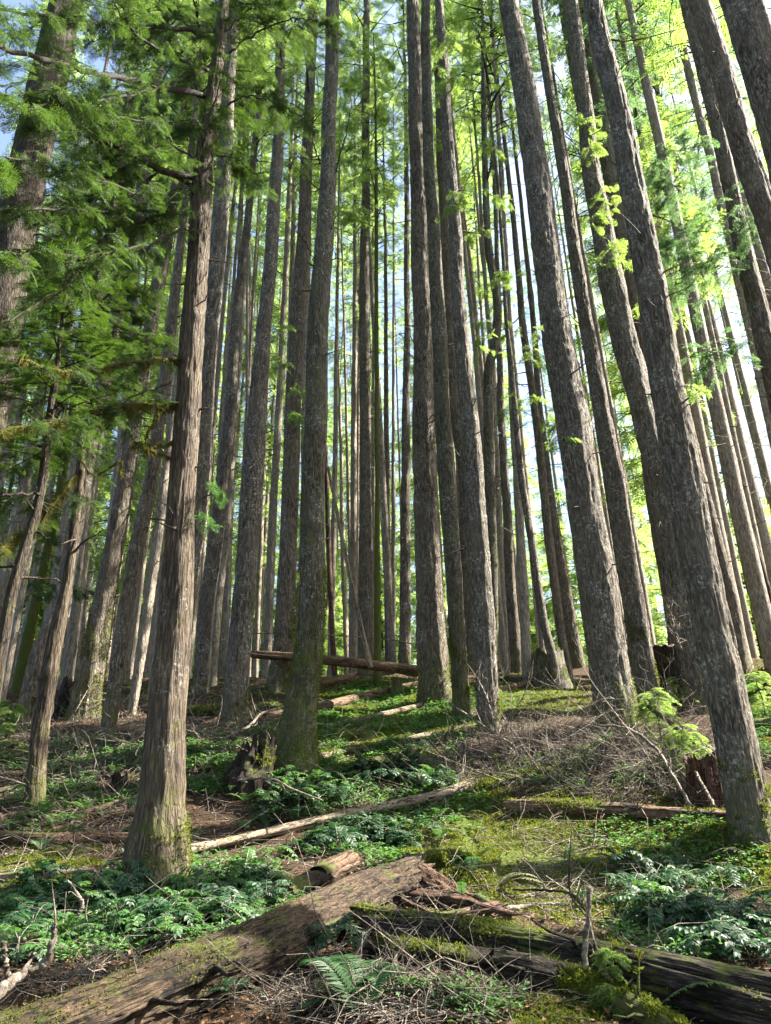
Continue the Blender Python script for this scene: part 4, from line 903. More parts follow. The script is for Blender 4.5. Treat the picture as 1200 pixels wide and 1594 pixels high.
def stump(label, mat, u, v, wb, wt, hpx, jag=.2, amp=.05, sides=56, seed=1, hollow=True, cat='stump', lean=0, topmat=None, kx=11):
    B = gpt(u, v); s = depth(B) / F_PX; h = hpx * s * .98; rb = wb / 2 * s; rt = wt / 2 * s; n = 34
    z = np.linspace(-.3, h, n); th = np.linspace(0, 2 * math.pi, sides, endpoint=False); c, s_ = np.cos(th)[None], np.sin(th)[None]; zz = z[:, None]
    t = np.clip(zz / h, 0, 1); r = rt + (rb - rt) * (1 - t) ** 1.6
    rid = 1 - np.abs(2 * fbm(c * r * kx + seed, s_ * r * kx, zz * 1.2 + 0 * c, o=4, s=seed) - 1) * 2
    r = r * (1 + .35 * (fbm(c * 1.5 + seed, s_ * 1.5, zz * .8 + 0 * c, o=3, s=seed + 4) - .5)) + rid * amp
    top = (vnoise(np.cos(th) * 1.7 + seed, np.sin(th) * 1.7, s=seed) - .5) * jag * 1.4 * h + (vnoise(np.cos(th) * 9 + seed, np.sin(th) * 9, s=seed + 1) - .5) * jag * .8 * h
    Z = zz + top[None] * np.clip(t, 0, 1) ** 3
    V = np.stack([r * c + lean * t * h, r * s_, Z], -1).reshape(-1, 3); i = np.arange(n - 1)[:, None] * sides; j = np.arange(sides)[None]; j2 = (j + 1) % sides
    g = Geo(); g.add(V, np.stack([i + j, i + j2, i + sides + j2, i + sides + j], -1).reshape(-1, 4), 0)
    ring = V[-sides:]; ctr = ring.mean(0); rings = [ring]; 
    for q, dz in ((.8, -.04), (.55, -.18 if hollow else .02), (.25, -.25 if hollow else .03)):
        rr = ctr + (ring - ctr) * q; rr[:, 2] = ring[:, 2] * q + ctr[2] * (1 - q) + dz * h + RNG.normal(size=sides) * .012; rings.append(rr)
    jj = np.arange(sides); k2 = (jj + 1) % sides; vv = np.concatenate(rings + [(rings[-1].mean(0))[None]]); fs = []
    for q in range(3): fs.append(np.stack([q * sides + jj, q * sides + k2, (q + 1) * sides + k2, (q + 1) * sides + jj], -1))
    g.add(vv, [np.concatenate(fs), np.stack([3 * sides + jj, 3 * sides + k2, np.full(sides, 4 * sides)], -1)], 1)
    o = link('tree_stump', g.mesh('stump', [mat, topmat or mat], True), None, B); tag(o, label, cat); return o
stump('dark rotten stump laced with bare twigs beside the mossy footed fir', WOOD_STUMP_DARK, 386, 1216, 78, 40, 50, .9, .10, seed=3, lean=.25)
stump('pale edged grey stump on the crest left of the biggest fir', WOOD_STUMP, 858, 1070, 62, 46, 56, .22, .05, seed=5, kx=8)
stump('reddish dark flat topped rotten stump between two firs on the right', WOOD_STUMP_DARK, 1048, 1076, 62, 56, 70, .12, .03, seed=8, hollow=False, topmat=WOOD_ROT)
stump('black rotten stump behind the twin trunks on the left slope', WOOD_STUMP_DARK, 97, 1112, 34, 24, 54, .35, .04, seed=12, lean=.2)
stump('low crumbling orange stump tucked under the twig pile by the dark foreground fir', WOOD_ROT, 1108, 1252, 70, 48, 66, .3, .07, seed=15)
stump('small dark stump among the sticks left of the reddish cedar', WOOD_STUMP_DARK, 184, 1232, 24, 20, 24, .3, .03, seed=19, sides=36)
stump('orange brown broken stump under the yellow mossed trunk at the left', WOOD_ROT, 18, 1128, 22, 16, 36, .3, .03, seed=22, sides=36)
stump('small mossy stump left of the thick furrowed fir', WOOD_MOSS, 619, 1082, 20, 12, 26, .3, .03, seed=24, sides=32) 
stump('reddish stump cut by the right edge of the frame', WOOD_ROT, 1199, 1085, 26, 22, 42, .2, .04, seed=27, sides=36)

def stick(name, label, pts, cat='branch', mat=TWIG, twn=0, twl=.25, dist=None, mossy=False, group=None):
    C = []; R = []
    for i, q in enumerate(pts):
        u, v, w = q[:3]; up = q[3] if len(q) > 3 else 0                       # up: metres above where the sight line meets the floor
        p = at_dist(u, v, dist[i] if isinstance(dist, (list, tuple)) else dist) if dist is not None else gpt(u, v) + np.array([0, 0, .02])
        C.append(p); R.append(w / 2 / F_PX * depth(p))
    n = 30; P = catmull(C, n); O = P[0].copy(); RR = np.interp(np.linspace(0, len(C) - 1, n), np.arange(len(C)), R); rng = np.random.default_rng(int(pts[0][0] + pts[0][1]))
    P[1:-1] += rng.normal(size=(n - 2, 3)) * RR.mean() * .25
    g = Geo(); v, f = tube(P, RR, 10, True); g.add(v, f)
    if twn:
        i = rng.integers(2, n - 1, twn); T = np.gradient(P, axis=0)[i]; T /= np.linalg.norm(T, axis=1, keepdims=True); D = T + rng.normal(size=(twn, 3)) * .8; D[:, 2] += .3; D /= np.linalg.norm(D, axis=1, keepdims=True)
        v, f, _ = twigs(P[i], D, twl * rng.uniform(.4, 1.4, twn), RR[i] * .45, .35, 7, 4, rng); g.add(v, f)
    o = link(name, g.mesh(name, [mat], True, O), None, O); tag(o, label, cat, group); return o
FB = 'fallen_branch'
stick('upright_stick', 'upright broken stick standing in front of the charred log', [(917, 1530, 9), (910, 1480, 9), (915, 1430, 8), (918, 1380, 7)], 'stick', TWIG, 0, dist=5.9)
stick(FB, 'forked bent branch leaning right of the upright broken stick', [(945, 1525, 12), (935, 1490, 10), (930, 1478, 6)], twn=2, dist=5.8)
stick(FB, 'curved bare root from the forked branch down to the bottom edge', [(930, 1485, 8), (942, 1518, 11), (962, 1540, 12), (1000, 1562, 9)], dist=[5.9, 5.85, 5.8, 5.7], twn=1)
stick(FB, 'thin tall dead stem arching over the moss above the charred log', [(912, 1425, 3), (888, 1392, 3), (887, 1340, 3), (890, 1290, 2)], dist=[6.6, 7.2, 7.3, 7.4], mat=TWIG_DARK, twn=5)
stick(FB, 'long horizontal dead branch above the charred log', [(798, 1385, 3), (850, 1386, 4), (890, 1392, 4), (912, 1418, 4)], dist=[7.3, 7.2, 7.2, 6.8], mat=TWIG_DARK, twn=6)
stick(FB, 'grey branch pointing right from the rotten orange slab', [(788, 1420, 7), (830, 1412, 6), (870, 1412, 5), (905, 1420, 3)], twn=3)
stick(FB, 'thick bare branch along the bottom edge beneath the fern', [(560, 1590, 8), (640, 1582, 9), (700, 1586, 8), (760, 1598, 8)], twn=4)
stick(FB, 'broken pale stick end poking up by the fern at the bottom', [(617, 1548, 9), (630, 1530, 9), (645, 1522, 6)], twn=1)
stick(FB, 'thick crooked peeling branch in the lower left corner', [(-10, 1552, 22), (20, 1528, 16), (42, 1512, 12), (70, 1500, 14), (82, 1470, 12), (84, 1436, 6)], twn=2, dist=[6.0, 6.1, 6.2, 6.2, 6.2, 6.2])
stick(FB, 'short peeling stub rising at the left edge above the crooked branch', [(14, 1522, 9), (8, 1500, 9), (4, 1466, 7)], dist=6.15)
stick(FB, 'curving dead stem above the ferns left of the reddish cedar foot', [(122, 1424, 6), (128, 1408, 6), (122, 1394, 5), (105, 1370, 3)], dist=7.3, twn=1)
stick(FB, 'pale thin stick on the leaf litter above the huge log on the left', [(75, 1530, 2), (95, 1520, 3), (135, 1516, 3), (172, 1502, 2)], twn=3)
stick(FB, 'arching bare branch with long twigs sweeping over the brown twig pile', [(1075, 1255, 6), (1040, 1195, 5), (1020, 1165, 5), (980, 1135, 4), (930, 1129, 3)], dist=[10.8, 11, 11.2, 11.4, 11.6], twn=9, twl=.5)
stick(FB, 'slanting stick in front of the low crumbling orange stump', [(1112, 1255, 5), (1095, 1225, 5), (1082, 1200, 4)], dist=[10.5, 10.8, 11], twn=1)
stick(FB, 'bleached curved twig bush in front of the biggest fir foot', [(905, 1130, 4), (915, 1105, 4), (935, 1090, 3), (955, 1088, 2)], dist=13, twn=8, twl=.5)
stick(FB, 'whitish twigs fanning up in front of the dark lichen flecked fir', [(775, 1150, 3), (765, 1110, 3), (755, 1080, 3), (745, 1060, 2)], dist=13.6, twn=18, twl=.5)
stick(FB, 'bare white twigs sticking up above the reddish dark stump', [(1060, 1010, 4), (1050, 985, 3), (1046, 960, 2), (1040, 945, 1)], dist=15.5, twn=34, twl=.45)
stick(FB, 'grey stick angling over the moss above the thin straight log', [(700, 1095, 3), (760, 1135, 3), (800, 1170, 3)], dist=[15, 13.5, 12.8], mat=TWIG, twn=8, twl=.5)
stick(FB, 'long bare branch arching below the mossy footed fir', [(370, 1215, 3), (420, 1212, 3), (455, 1228, 3), (500, 1245, 2)], dist=[11.3, 10.9, 10.7, 10.5], twn=5, twl=.4)
stick(FB, 'white bare branch lying left of the dark rotten stump', [(285, 1168, 3), (320, 1166, 4), (360, 1158, 3), (395, 1150, 2)], twn=5, twl=.4)
stick(FB, 'bent branch rising over the crest log left of the mossy footed fir', [(345, 1150, 3), (385, 1132, 4), (405, 1112, 4), (430, 1103, 3)], dist=[13.4, 13.6, 13.9, 14.1], twn=12, twl=.5)
stick(FB, 'horizontal dead branch strung between trunks behind the suspended dead trunk', [(330, 1000, 2), (400, 986, 2), (500, 988, 2), (600, 995, 2), (660, 1006, 2)], dist=20, twn=8, twl=.6)
stick(FB, 'forked pale branch in the gap behind the huge log end', [(640, 1325, 2), (680, 1310, 3), (696, 1298, 3), (690, 1275, 2)], twn=4)
stick(FB, 'bent pale stick in front of the huge log at its lower right', [(452, 1495, 2), (500, 1515, 3), (560, 1532, 2)], twn=4, twl=.3)
stick(FB, 'long thin stem curving out of the little leafy sprout below the huge log', [(352, 1545, 2), (375, 1565, 3), (430, 1568, 3), (500, 1560, 2)], twn=2)

def moss_on(o, n, thr=.5, zmax=None, up=.15, size=.022, mat=None, freq=3.):
    me = o.data; nv = len(me.vertices); co = np.zeros(nv * 3, np.float32); no = np.zeros(nv * 3, np.float32)
    me.vertices.foreach_get('co', co); me.vertex_normals.foreach_get('vector', no); co = co.reshape(-1, 3).astype(float); no = no.reshape(-1, 3).astype(float)
    R_ = np.array(o.matrix_world.to_3x3()); wz = (no @ R_.T)[:, 2]; wp = co
    k = (vnoise(wp[:, 0] * freq, wp[:, 1] * freq, wp[:, 2] * freq, s=31) * .7 + vnoise(wp[:, 0] * 14, wp[:, 1] * 14, wp[:, 2] * 14, s=32) * .3 + np.clip(wz, -1, 1) * up > thr)
    if zmax is not None: k &= (wp[:, 2] > -.1) & (wp[:, 2] < zmax * (.4 + 1.2 * vnoise(wp[:, 0] * 6, wp[:, 1] * 6, s=33)))
    idx = np.flatnonzero(k)
    if not len(idx): return
    rg = np.random.default_rng(5 + len(idx)); i = rg.choice(idx, n); p = co[i] + rg.normal(size=(n, 3)) * .012; D = no[i] * .8 + rg.normal(size=(n, 3)) * .55; D /= np.linalg.norm(D, axis=1, keepdims=True)
    L = size * rg.uniform(.4, 1.4, n); s_ = np.cross(D, rg.normal(size=(n, 3))); s_ /= np.linalg.norm(s_, axis=1, keepdims=True); s_ *= (L * .28)[:, None]
    V = np.stack([p - s_, p + s_, p + D * L[:, None]], 1).reshape(-1, 3); g = Geo(); g.add(V, np.arange(3 * n).reshape(-1, 3)); link('moss', g.mesh('moss', [mat or MOSS]), o)['kind'] = 'stuff'
bpy.context.view_layer.update()
for o in list(COL.objects):
    lb = o.get('label', '')
    if lb.startswith('huge rotting'): moss_on(o, 5000, .70, up=.22, size=.016)
    elif lb.startswith('long dark charred'): moss_on(o, 3500, .74, up=.22, size=.02)
    elif lb.startswith('short dark rotting'): moss_on(o, 2500, .70, up=.2, size=.02)
    elif lb.startswith('mossy root like'): moss_on(o, 9000, .5, up=.2, size=.022)
    elif lb.startswith('reddish log lying level'): moss_on(o, 2500, .68, up=.25, size=.025)
    elif o.name.startswith('fallen_log') and 'mossy' in lb: moss_on(o, 3500, .5, up=.2, size=.03)
    elif lb.startswith('dark rotten stump'): moss_on(o, 2500, .66, size=.03)
    elif lb.startswith('pale edged grey stump'): moss_on(o, 1200, .66, size=.03)
for tr, n, th, zm in ((T2, 12000, .40, 2.4), (T5, 5000, .42, .9), (T6, 5000, .42, 1.6), (T8, 4000, .42, .8), (T11, 4000, .46, 1.6), (T13, 8000, .42, .8), (T10, 5000, .42, .7), (L1, 8000, .44, 2.2), (T4, 5000, .46, 1.6), (T1, 5000, .46, .7), (T3, 3000, .44, .7), (L3, 2500, .46, .9), (T9, 3000, .50, 9.)):
    tk = [c for c in tr['root'].children if c.name.startswith('trunk')][0]; moss_on(tk, n, th, zm, up=0, size=.018 + .0006 * tr['dist'], freq=2.)

# ------------------------------------------------------------------ leafy plants
def leaflet(L, W, fold=.25):
    v = np.array([[0, 0, 0], [L * .35, W, W * fold], [L * .75, W * .7, W * fold * .3], [L, 0, -L * .12], [L * .75, -W * .7, W * fold * .3], [L * .35, -W, W * fold], [L * .35, 0, 0], [L * .72, 0, -L * .03]])
    f = np.array([[0, 6, 1, 1], [1, 6, 7, 2], [2, 7, 3, 3], [3, 7, 4, 4], [4, 7, 6, 5], [5, 6, 0, 0]])
    q = np.array([[1, 6, 7, 2], [4, 7, 6, 5]]); t = np.array([[0, 6, 1], [2, 7, 3], [3, 7, 4], [5, 6, 0]]); return v, q, t
LV, LQ, LT = leaflet(1, .27)
def pinnate(g, O, D, L, npair, lsize, rng, droop=.5, up=None):
    """one compound leaf with a drooping midrib and paired leaflets"""
    t = np.linspace(0, 1, 9); h = np.array([D[0], D[1], 0]); h /= np.linalg.norm(h) + 1e-6
    P = O + D[None] * (L * t)[:, None] + np.array([0, 0, -1.])[None] * (droop * L * t ** 2)[:, None]
    v, f = tube(P, np.linspace(.0028, .0012, 9), 3); g.add(v, f, 1)
    k = np.linspace(.22, 1, npair); idx = k * 8; i = np.minimum(idx.astype(int), 7); fr = (idx - i)[:, None]; p = P[i] + (P[i + 1] - P[i]) * fr; T = P[i + 1] - P[i]; T /= np.linalg.norm(T, axis=1, keepdims=True)
    S = np.cross(T, [0, 0, 1.]); S /= np.linalg.norm(S, axis=1, keepdims=True) + 1e-6; N = np.cross(S, T)
    sz = lsize * (np.sin(np.pi * (.18 + .70 * (k - .2) / .8)) * .5 + .55)
    OO = np.concatenate([p, p, p[-1:]]); XX_ = np.concatenate([S * .93 + T * .42, -S * .93 + T * .42, T[-1:]]) + rng.normal(size=(2 * npair + 1, 3)) * .10; XX_[:, 2] -= .18
    ZZ = np.concatenate([N, N, N[-1:]]) + rng.normal(size=(2 * npair + 1, 3)) * .14; SS = np.concatenate([sz, sz, sz[-1:]])
    for F_ in (LQ, LT):
        v, f = stamp(LV, F_, OO, XX_, ZZ, SS); g.add(v, f, 0)
def mahonia_mesh(seed, mat, nl=8, L=.30):
    rng = np.random.default_rng(seed); g = Geo()
    hstem = .16; v, f = tube(np.array([[0, 0, -.08], [.01, 0, hstem * .5], [0, .01, hstem]]), [.006, .005, .004], 5); g.add(v, f, 1)
    for q in range(nl):
        a = q * 2.4 + rng.normal() * .3; e = rng.uniform(.25, 1.1); D = np.array([math.cos(a) * math.cos(e), math.sin(a) * math.cos(e), math.sin(e)])
        pinnate(g, np.array([0, 0, hstem * rng.uniform(.5, 1)]), D, L * rng.uniform(.7, 1.25), int(rng.integers(6, 9)), L * .20, rng, rng.uniform(.45, .85))
    return g.mesh('leaves', [mat, TWIG])
MM = [mahonia_mesh(500 + k, MAHONIA) for k in range(4)] + [mahonia_mesh(520 + k, MAHONIA_L) for k in range(3)]
def fern_mesh(seed, mat, fr=7, L=.62, spread=(0, 6.283), rise=(.3, 1.1)):
    rng = np.random.default_rng(seed); g = Geo(); pv = np.array([[0, 0, 0], [.3, .11, .02], [1, 0, -.06], [.3, -.09, .02]]); pf = np.array([[0, 1, 2, 3]])
    for q in range(fr):
        a = rng.uniform(*spread); e = rng.uniform(*rise); D = np.array([math.cos(a) * math.cos(e), math.sin(a) * math.cos(e), math.sin(e)]); l = L * rng.uniform(.7, 1.2)
        t = np.linspace(0, 1, 14); P = D[None] * (l * t)[:, None] - np.array([0, 0, 1.])[None] * (rng.uniform(.35, .75) * l * t ** 2.2)[:, None]
        v, f = tube(P, np.linspace(.003, .001, 14), 3); g.add(v, f, 1)
        n = 30; k = np.linspace(.08, .99, n); idx = k * 13; i = np.minimum(idx.astype(int), 12); p = P[i] + (P[i + 1] - P[i]) * (idx - i)[:, None]; T = P[i + 1] - P[i]; T /= np.linalg.norm(T, axis=1, keepdims=True)
        S = np.cross(T, [0, 0, 1.]); S /= np.linalg.norm(S, axis=1, keepdims=True) + 1e-6; N = np.cross(S, T); sz = l * .155 * np.clip(np.sin(np.pi * (k * .86 + .12)) * 1.1, .1, 1) ** .7
        v, f = stamp(pv, pf, np.concatenate([p, p]), np.concatenate([S + T * .3, -S + T * .3]) + rng.normal(size=(2 * n, 3)) * .05, np.concatenate([N, N]) + rng.normal(size=(2 * n, 3)) * .08, np.concatenate([sz, sz])); g.add(v, f, 0)
    return g.mesh('fronds', [mat, TWIG])

def scatter_px(regs, n, rng, vmax=1640):
    """points on the ground, denser in the given places (ellipses in the photo)"""
    w = np.array([r[4] * r[2] * r[3] for r in regs]); c = rng.choice(len(regs), n, p=w / w.sum()); a = np.array(regs)[c]
    rr = np.sqrt(rng.random(n)) * rng.uniform(.85, 1.15, n); th = rng.uniform(0, 6.283, n)
    p = ground(a[:, 0] + a[:, 2] * rr * np.cos(th), np.minimum(a[:, 1] + a[:, 3] * rr * np.sin(th), vmax)); return p[~np.isnan(p[:, 0])]
MREG = [(590, 1240, 140, 50, 1.3), (650, 1300, 110, 40, .9), (520, 1300, 90, 30, .9), (570, 1318, 80, 22, 1.4), (420, 1240, 70, 22, .8), (420, 1290, 110, 50, .8), (330, 1370, 110, 60, 1.1), (390, 1420, 110, 40, 1.0), (130, 1420, 130, 55, 1.0), (60, 1480, 60, 40, .8), (240, 1450, 70, 30, 1.0),
        (1100, 1420, 100, 45, 1.1), (1010, 1390, 60, 40, .8), (1150, 1490, 60, 40, 1.0), (460, 1240, 80, 30, .8), (200, 1290, 60, 40, .3), (620, 1200, 90, 22, .4), (560, 1490, 60, 20, .25), (900, 1410, 60, 25, .3)]
rng = np.random.default_rng(314)
mp = scatter_px(MREG, 900, rng)
uv_ = np.stack([((mp - CAM) @ RIGHT) / ((mp - CAM) @ fwd) * F_PX + 600, 797 - ((mp - CAM) @ UP) / ((mp - CAM) @ fwd) * F_PX], -1)
keep = vnoise(mp[:, 0] * 1.3, mp[:, 1] * 1.3, s=61) > .24
for (a0, b0, a1, b1, wd_) in ((296, 1335, 735, 1235, 20), (735, 1235, 860, 1212, 20), (806, 1262, 1128, 1276, 24), (450, 1405, 560, 1350, 26), (240, 1560, 640, 1385, 52), (0, 1650, 240, 1560, 60), (600, 1450, 1200, 1575, 40), (488, 1182, 735, 1133, 12), (640, 1380, 770, 1425, 26)):
    tt_ = np.clip(((uv_[:, 0] - a0) * (a1 - a0) + (uv_[:, 1] - b0) * (b1 - b0)) / ((a1 - a0) ** 2 + (b1 - b0) ** 2), 0, 1)
    keep &= np.hypot(uv_[:, 0] - a0 - tt_ * (a1 - a0), uv_[:, 1] - b0 - tt_ * (b1 - b0)) > wd_
mp = mp[keep][:292]
first = {}
for q, p in enumerate(mp):
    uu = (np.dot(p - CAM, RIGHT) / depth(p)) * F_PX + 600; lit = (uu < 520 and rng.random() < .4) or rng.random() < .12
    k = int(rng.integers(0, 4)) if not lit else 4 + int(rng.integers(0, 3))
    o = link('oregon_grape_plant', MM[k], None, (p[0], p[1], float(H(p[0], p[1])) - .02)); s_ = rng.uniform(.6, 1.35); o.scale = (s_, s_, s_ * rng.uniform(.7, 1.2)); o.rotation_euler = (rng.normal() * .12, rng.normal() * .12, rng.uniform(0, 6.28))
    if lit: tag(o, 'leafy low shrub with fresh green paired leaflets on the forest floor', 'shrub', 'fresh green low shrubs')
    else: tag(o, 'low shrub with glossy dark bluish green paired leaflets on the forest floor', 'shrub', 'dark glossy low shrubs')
def fern(label, u, v, mat=FERN, sc=1., seed=1, fr=7, spread=(0, 6.283), rise=(.3, 1.1), lift=0.):
    p = gpt(u, v); o = link('sword_fern', fern_mesh(seed, mat, fr, .62 * sc, spread, rise), None, (p[0], p[1], p[2] + .02 + lift)); tag(o, label, 'fern'); return o
fern('bright green sword fern frond pointing right over the litter at the bottom middle', 640, 1578, FERN, 1.15, 31, 4, (-.1, .45), (.15, .5))
fern('lush sword fern arching up at the bottom edge left of the pale stick end', 560, 1588, FERN, 1.2, 32, 7, (.6, 2.9), (.5, 1.2))
fern('pale yellowish fern fronds spreading from the moss hummock over the rotten wood', 775, 1382, FERN_PALE, .95, 33, 7, (-1, 3.6), (.1, .7))
fern('dark hanging sword fern fronds on the front of the moss hummock', 738, 1345, FERN, .8, 34, 5, (3.6, 5.6), (.2, .9))
fern('sword fern fanning at the lower right under the charred log', 1010, 1590, FERN, 1.0, 35, 5, (-.6, 1.4), (.2, .8))
fern('small dark fern at the bottom left of centre', 600, 1545, FERN, .7, 36, 5)
fern('fern clump at the left edge above the thin cedar foot', 10, 1190, MAHONIA_L, .8, 37, 6)
fern('sunlit fern left of the reddish cedar', 60, 1275, MAHONIA_L, .8, 38, 7)
fern('fern between the level reddish log and the dark foreground fir', 1050, 1335, FERN, .9, 39, 7)
fern('small fern on the lower face of the huge rotting log end', 720, 1400, FERN, .5, 40, 5)
fm_ = [fern_mesh(700 + k, [FERN, MAHONIA_L, FERN_PALE][k], 5, .34) for k in range(3)]
fp = scatter_px([(350, 1270, 130, 60, 1), (620, 1250, 130, 60, 1), (120, 1300, 110, 50, 1), (1080, 1380, 110, 50, 1), (560, 1170, 100, 40, .6), (130, 1450, 120, 40, .6), (640, 1560, 120, 30, .5), (300, 1200, 120, 30, .6)], 64, rng)
for q, p in enumerate(fp):
    k = int(rng.choice(3, p=[.5, .4, .1])); o = link('small_fern', fm_[k], None, (p[0], p[1], float(H(p[0], p[1])))); s_ = rng.uniform(.7, 1.3); o.scale = (s_, s_, s_); o.rotation_euler = (0, 0, rng.uniform(0, 6.28))
    tag(o, ['small green fern tucked among the low shrubs', 'small fresh green fern among the low shrubs', 'small faded straw coloured fern among the low shrubs'][k], 'fern', ['small green ferns', 'small fresh ferns', 'small faded ferns'][k])
def sprout(label, u, v, mesh, s=1.): 
    p = gpt(u, v); o = link('leafy_sprout', mesh, None, (p[0], p[1], p[2])); o.scale = (s, s, s); tag(o, label, 'sprout')
sprout('little leafy sprout against the underside of the huge log', 362, 1572, mahonia_mesh(601, MAHONIA, 5, .22), 1.)
sprout('glossy sprout leaning on the huge log toward its torn end', 490, 1500, mahonia_mesh(602, MAHONIA, 5, .26), 1.)
sprout('pair of glossy leaves over the dark gap below the huge log', 545, 1475, mahonia_mesh(603, MAHONIA, 4, .26), 1.)

# young hemlock bushes on the right: trunk and layered sprays
def sapling(label, u, v, h, L, nb, seed, leaf, fs=.24):
    B = gpt(u, v); rng = np.random.default_rng(seed); r = link('young_hemlock', None, None, B); tag(r, label, 'sapling')
    P = np.array([[0, 0, -.1], [.02, 0, h * .4], [-.02, .02, h * .75], [.03, 0, h]]); v_, f_ = tube(catmull(P, 12), np.linspace(.016, .004, 12), 6); g = Geo(); g.add(v_, f_); link('trunk', g.mesh('trunk', [TWIG_DARK], True), r)
    g = Geo(); O = []; X = []; S = []
    for b in range(nb):
        t = rng.uniform(.1, 1); l = L * (1.05 - .75 * t) * rng.uniform(.6, 1.1); C = branch_path(l, rng.uniform(0, 6.283), t * h, .25, .5, rng, 7); v_, f_ = tube(C, np.linspace(.005, .002, 7), 3); g.add(v_, f_, 0)
        k = 12; tt = rng.uniform(.15, 1, k) * 6; i = np.minimum(tt.astype(int), 5); p = C[i] + (C[i + 1] - C[i]) * (tt - i)[:, None]; d = C[i + 1] - C[i]; d /= np.linalg.norm(d, axis=1, keepdims=True); sd_ = np.cross(d, [0, 0, 1.]) * np.where(rng.random(k) < .5, -1, 1)[:, None]
        O.append(p); X.append(d * rng.uniform(.5, 1, (k, 1)) + sd_ * rng.uniform(.3, 1, (k, 1))); S.append(fs * rng.uniform(.5, 1.2, k))
    add_fronds(g, np.concatenate(O), np.concatenate(X), np.concatenate(S), FR_NEAR, rng, 1, .25); link('foliage', g.mesh('foliage', [TWIG, leaf]), r)
sapling('bright young hemlock growing on the brush pile between the two right firs', 1030, 1165, .95, .75, 60, 71, LEAF_BRIGHT, .13)
sapling('pale feathery hemlock sapling above the low orange stump', 1075, 1215, .75, .65, 60, 72, LEAF, .12)
sapling('small hemlock seedling by the reddish dark stump', 1060, 1100, .6, .6, 34, 73, LEAF_BRIGHT, .13)
sapling('young hemlock in the bright herbs at the right edge', 1192, 1120, .9, .8, 46, 74, LEAF_BRIGHT, .14)
sapling('tiny hemlock seedling in front of the charred log', 962, 1560, .30, .2, 14, 75, LEAF, .10)
sapling('shaded hemlock sapling at the left edge beneath the drooping boughs', 5, 1165, .8, .7, 40, 76, LEAF, .14)

# ------------------------------------------------------------------ ground cover nobody could count
def nrmz(a): return a / (np.linalg.norm(a, axis=1, keepdims=True) + 1e-9)
def onground(p, dz=0.): 
    q = p.copy(); q[:, 2] = H(q[:, 0], q[:, 1]) + dz; return q
rng = np.random.default_rng(41)
ALLG = [(600, 1180, 700, 130, 1.), (600, 1330, 700, 150, 1.), (600, 1500, 700, 150, 1.), (600, 1085, 650, 40, .8)]
TWREG = [(600, 1160, 650, 100, .45), (600, 1350, 650, 230, .28), (110, 1180, 160, 80, 1.3), (960, 1190, 180, 55, 2.4), (760, 1180, 130, 45, 1.5), (300, 1150, 160, 60, 1.2), (620, 1560, 200, 40, 1.0), (150, 1530, 120, 30, 1.0), (880, 1130, 120, 40, 1.2), (880, 1350, 100, 60, .5), (100, 1290, 130, 60, .8), (1080, 1180, 60, 50, 1.5)]
p = scatter_px(TWREG, 9000, rng); K = len(p); dist = np.hypot(p[:, 0], p[:, 1])
D = rng.normal(size=(K, 3)); D[:, 2] = np.abs(D[:, 2]) * .22; D = nrmz(D); D[:, 2] += (H(p[:, 0] + D[:, 0] * .3, p[:, 1] + D[:, 1] * .3) - H(p[:, 0], p[:, 1])) / .3 * .8; D = nrmz(D)
v, f, _ = twigs(onground(p, .015), D, rng.gamma(2.2, .17, K) + .06, rng.uniform(.0018, .0055, K) * (1 + dist * .03), .25, 6, 4, rng)
g = Geo(); g.add(v, f); o = link('twig_litter', g.mesh('twig_litter', [TWIG], True)); tag(o, 'scattered dead twigs and sticks over the forest floor', 'twigs', kind='stuff')
# springy brush piles
BR = [(940, 1180, 170, 34, 1.3), (800, 1190, 110, 34, .8), (1040, 1190, 90, 55, 1.3), (690, 1205, 60, 28, .6), (330, 1150, 110, 34, .6), (120, 1190, 120, 60, .5), (900, 1090, 60, 20, .6), (180, 1120, 70, 26, .5), (60, 1165, 60, 26, .4)]
p = scatter_px(BR, 800, rng); K = len(p); D = rng.normal(size=(K, 3)); D[:, 2] = np.abs(D[:, 2]) * .45; D = nrmz(D)
q = onground(p); q[:, 2] += np.abs(rng.normal(size=K)) * .085
v, f, _ = twigs(q, D, rng.gamma(2.5, .24, K) + .15, rng.uniform(.002, .0075, K), .42, 8, 4, rng)
g = Geo(); g.add(v, f)
p2 = scatter_px(BR, 95, rng); K2 = len(p2); D2 = rng.normal(size=(K2, 3)); D2[:, 2] = np.abs(D2[:, 2]) * .5; D2 = nrmz(D2); q2 = onground(p2, .02); v2, f2, C2_ = twigs(q2, D2, rng.uniform(.6, 1.9, K2), rng.uniform(.006, .014, K2), .3, 10, 5, rng); g.add(v2, f2)
m2 = 9; ii = rng.integers(2, 9, (K2, m2)); kk = np.arange(K2)[:, None]; st = C2_[kk, ii].reshape(-1, 3); dd_ = nrmz((C2_[kk, ii] - C2_[kk, ii - 1]).reshape(-1, 3)); dd_ = nrmz(dd_ + rng.normal(size=dd_.shape) * .55 + np.array([0, 0, .12])); v3, f3, C3_ = twigs(st, dd_, rng.uniform(.15, .8, len(st)), rng.uniform(.0025, .0055, len(st)), .35, 8, 4, rng); g.add(v3, f3)
o = link('brush_pile', g.mesh('brush_pile', [TWIG], True)); tag(o, 'springy piles of bare brown dead brush between the trunks', 'brush', kind='stuff')
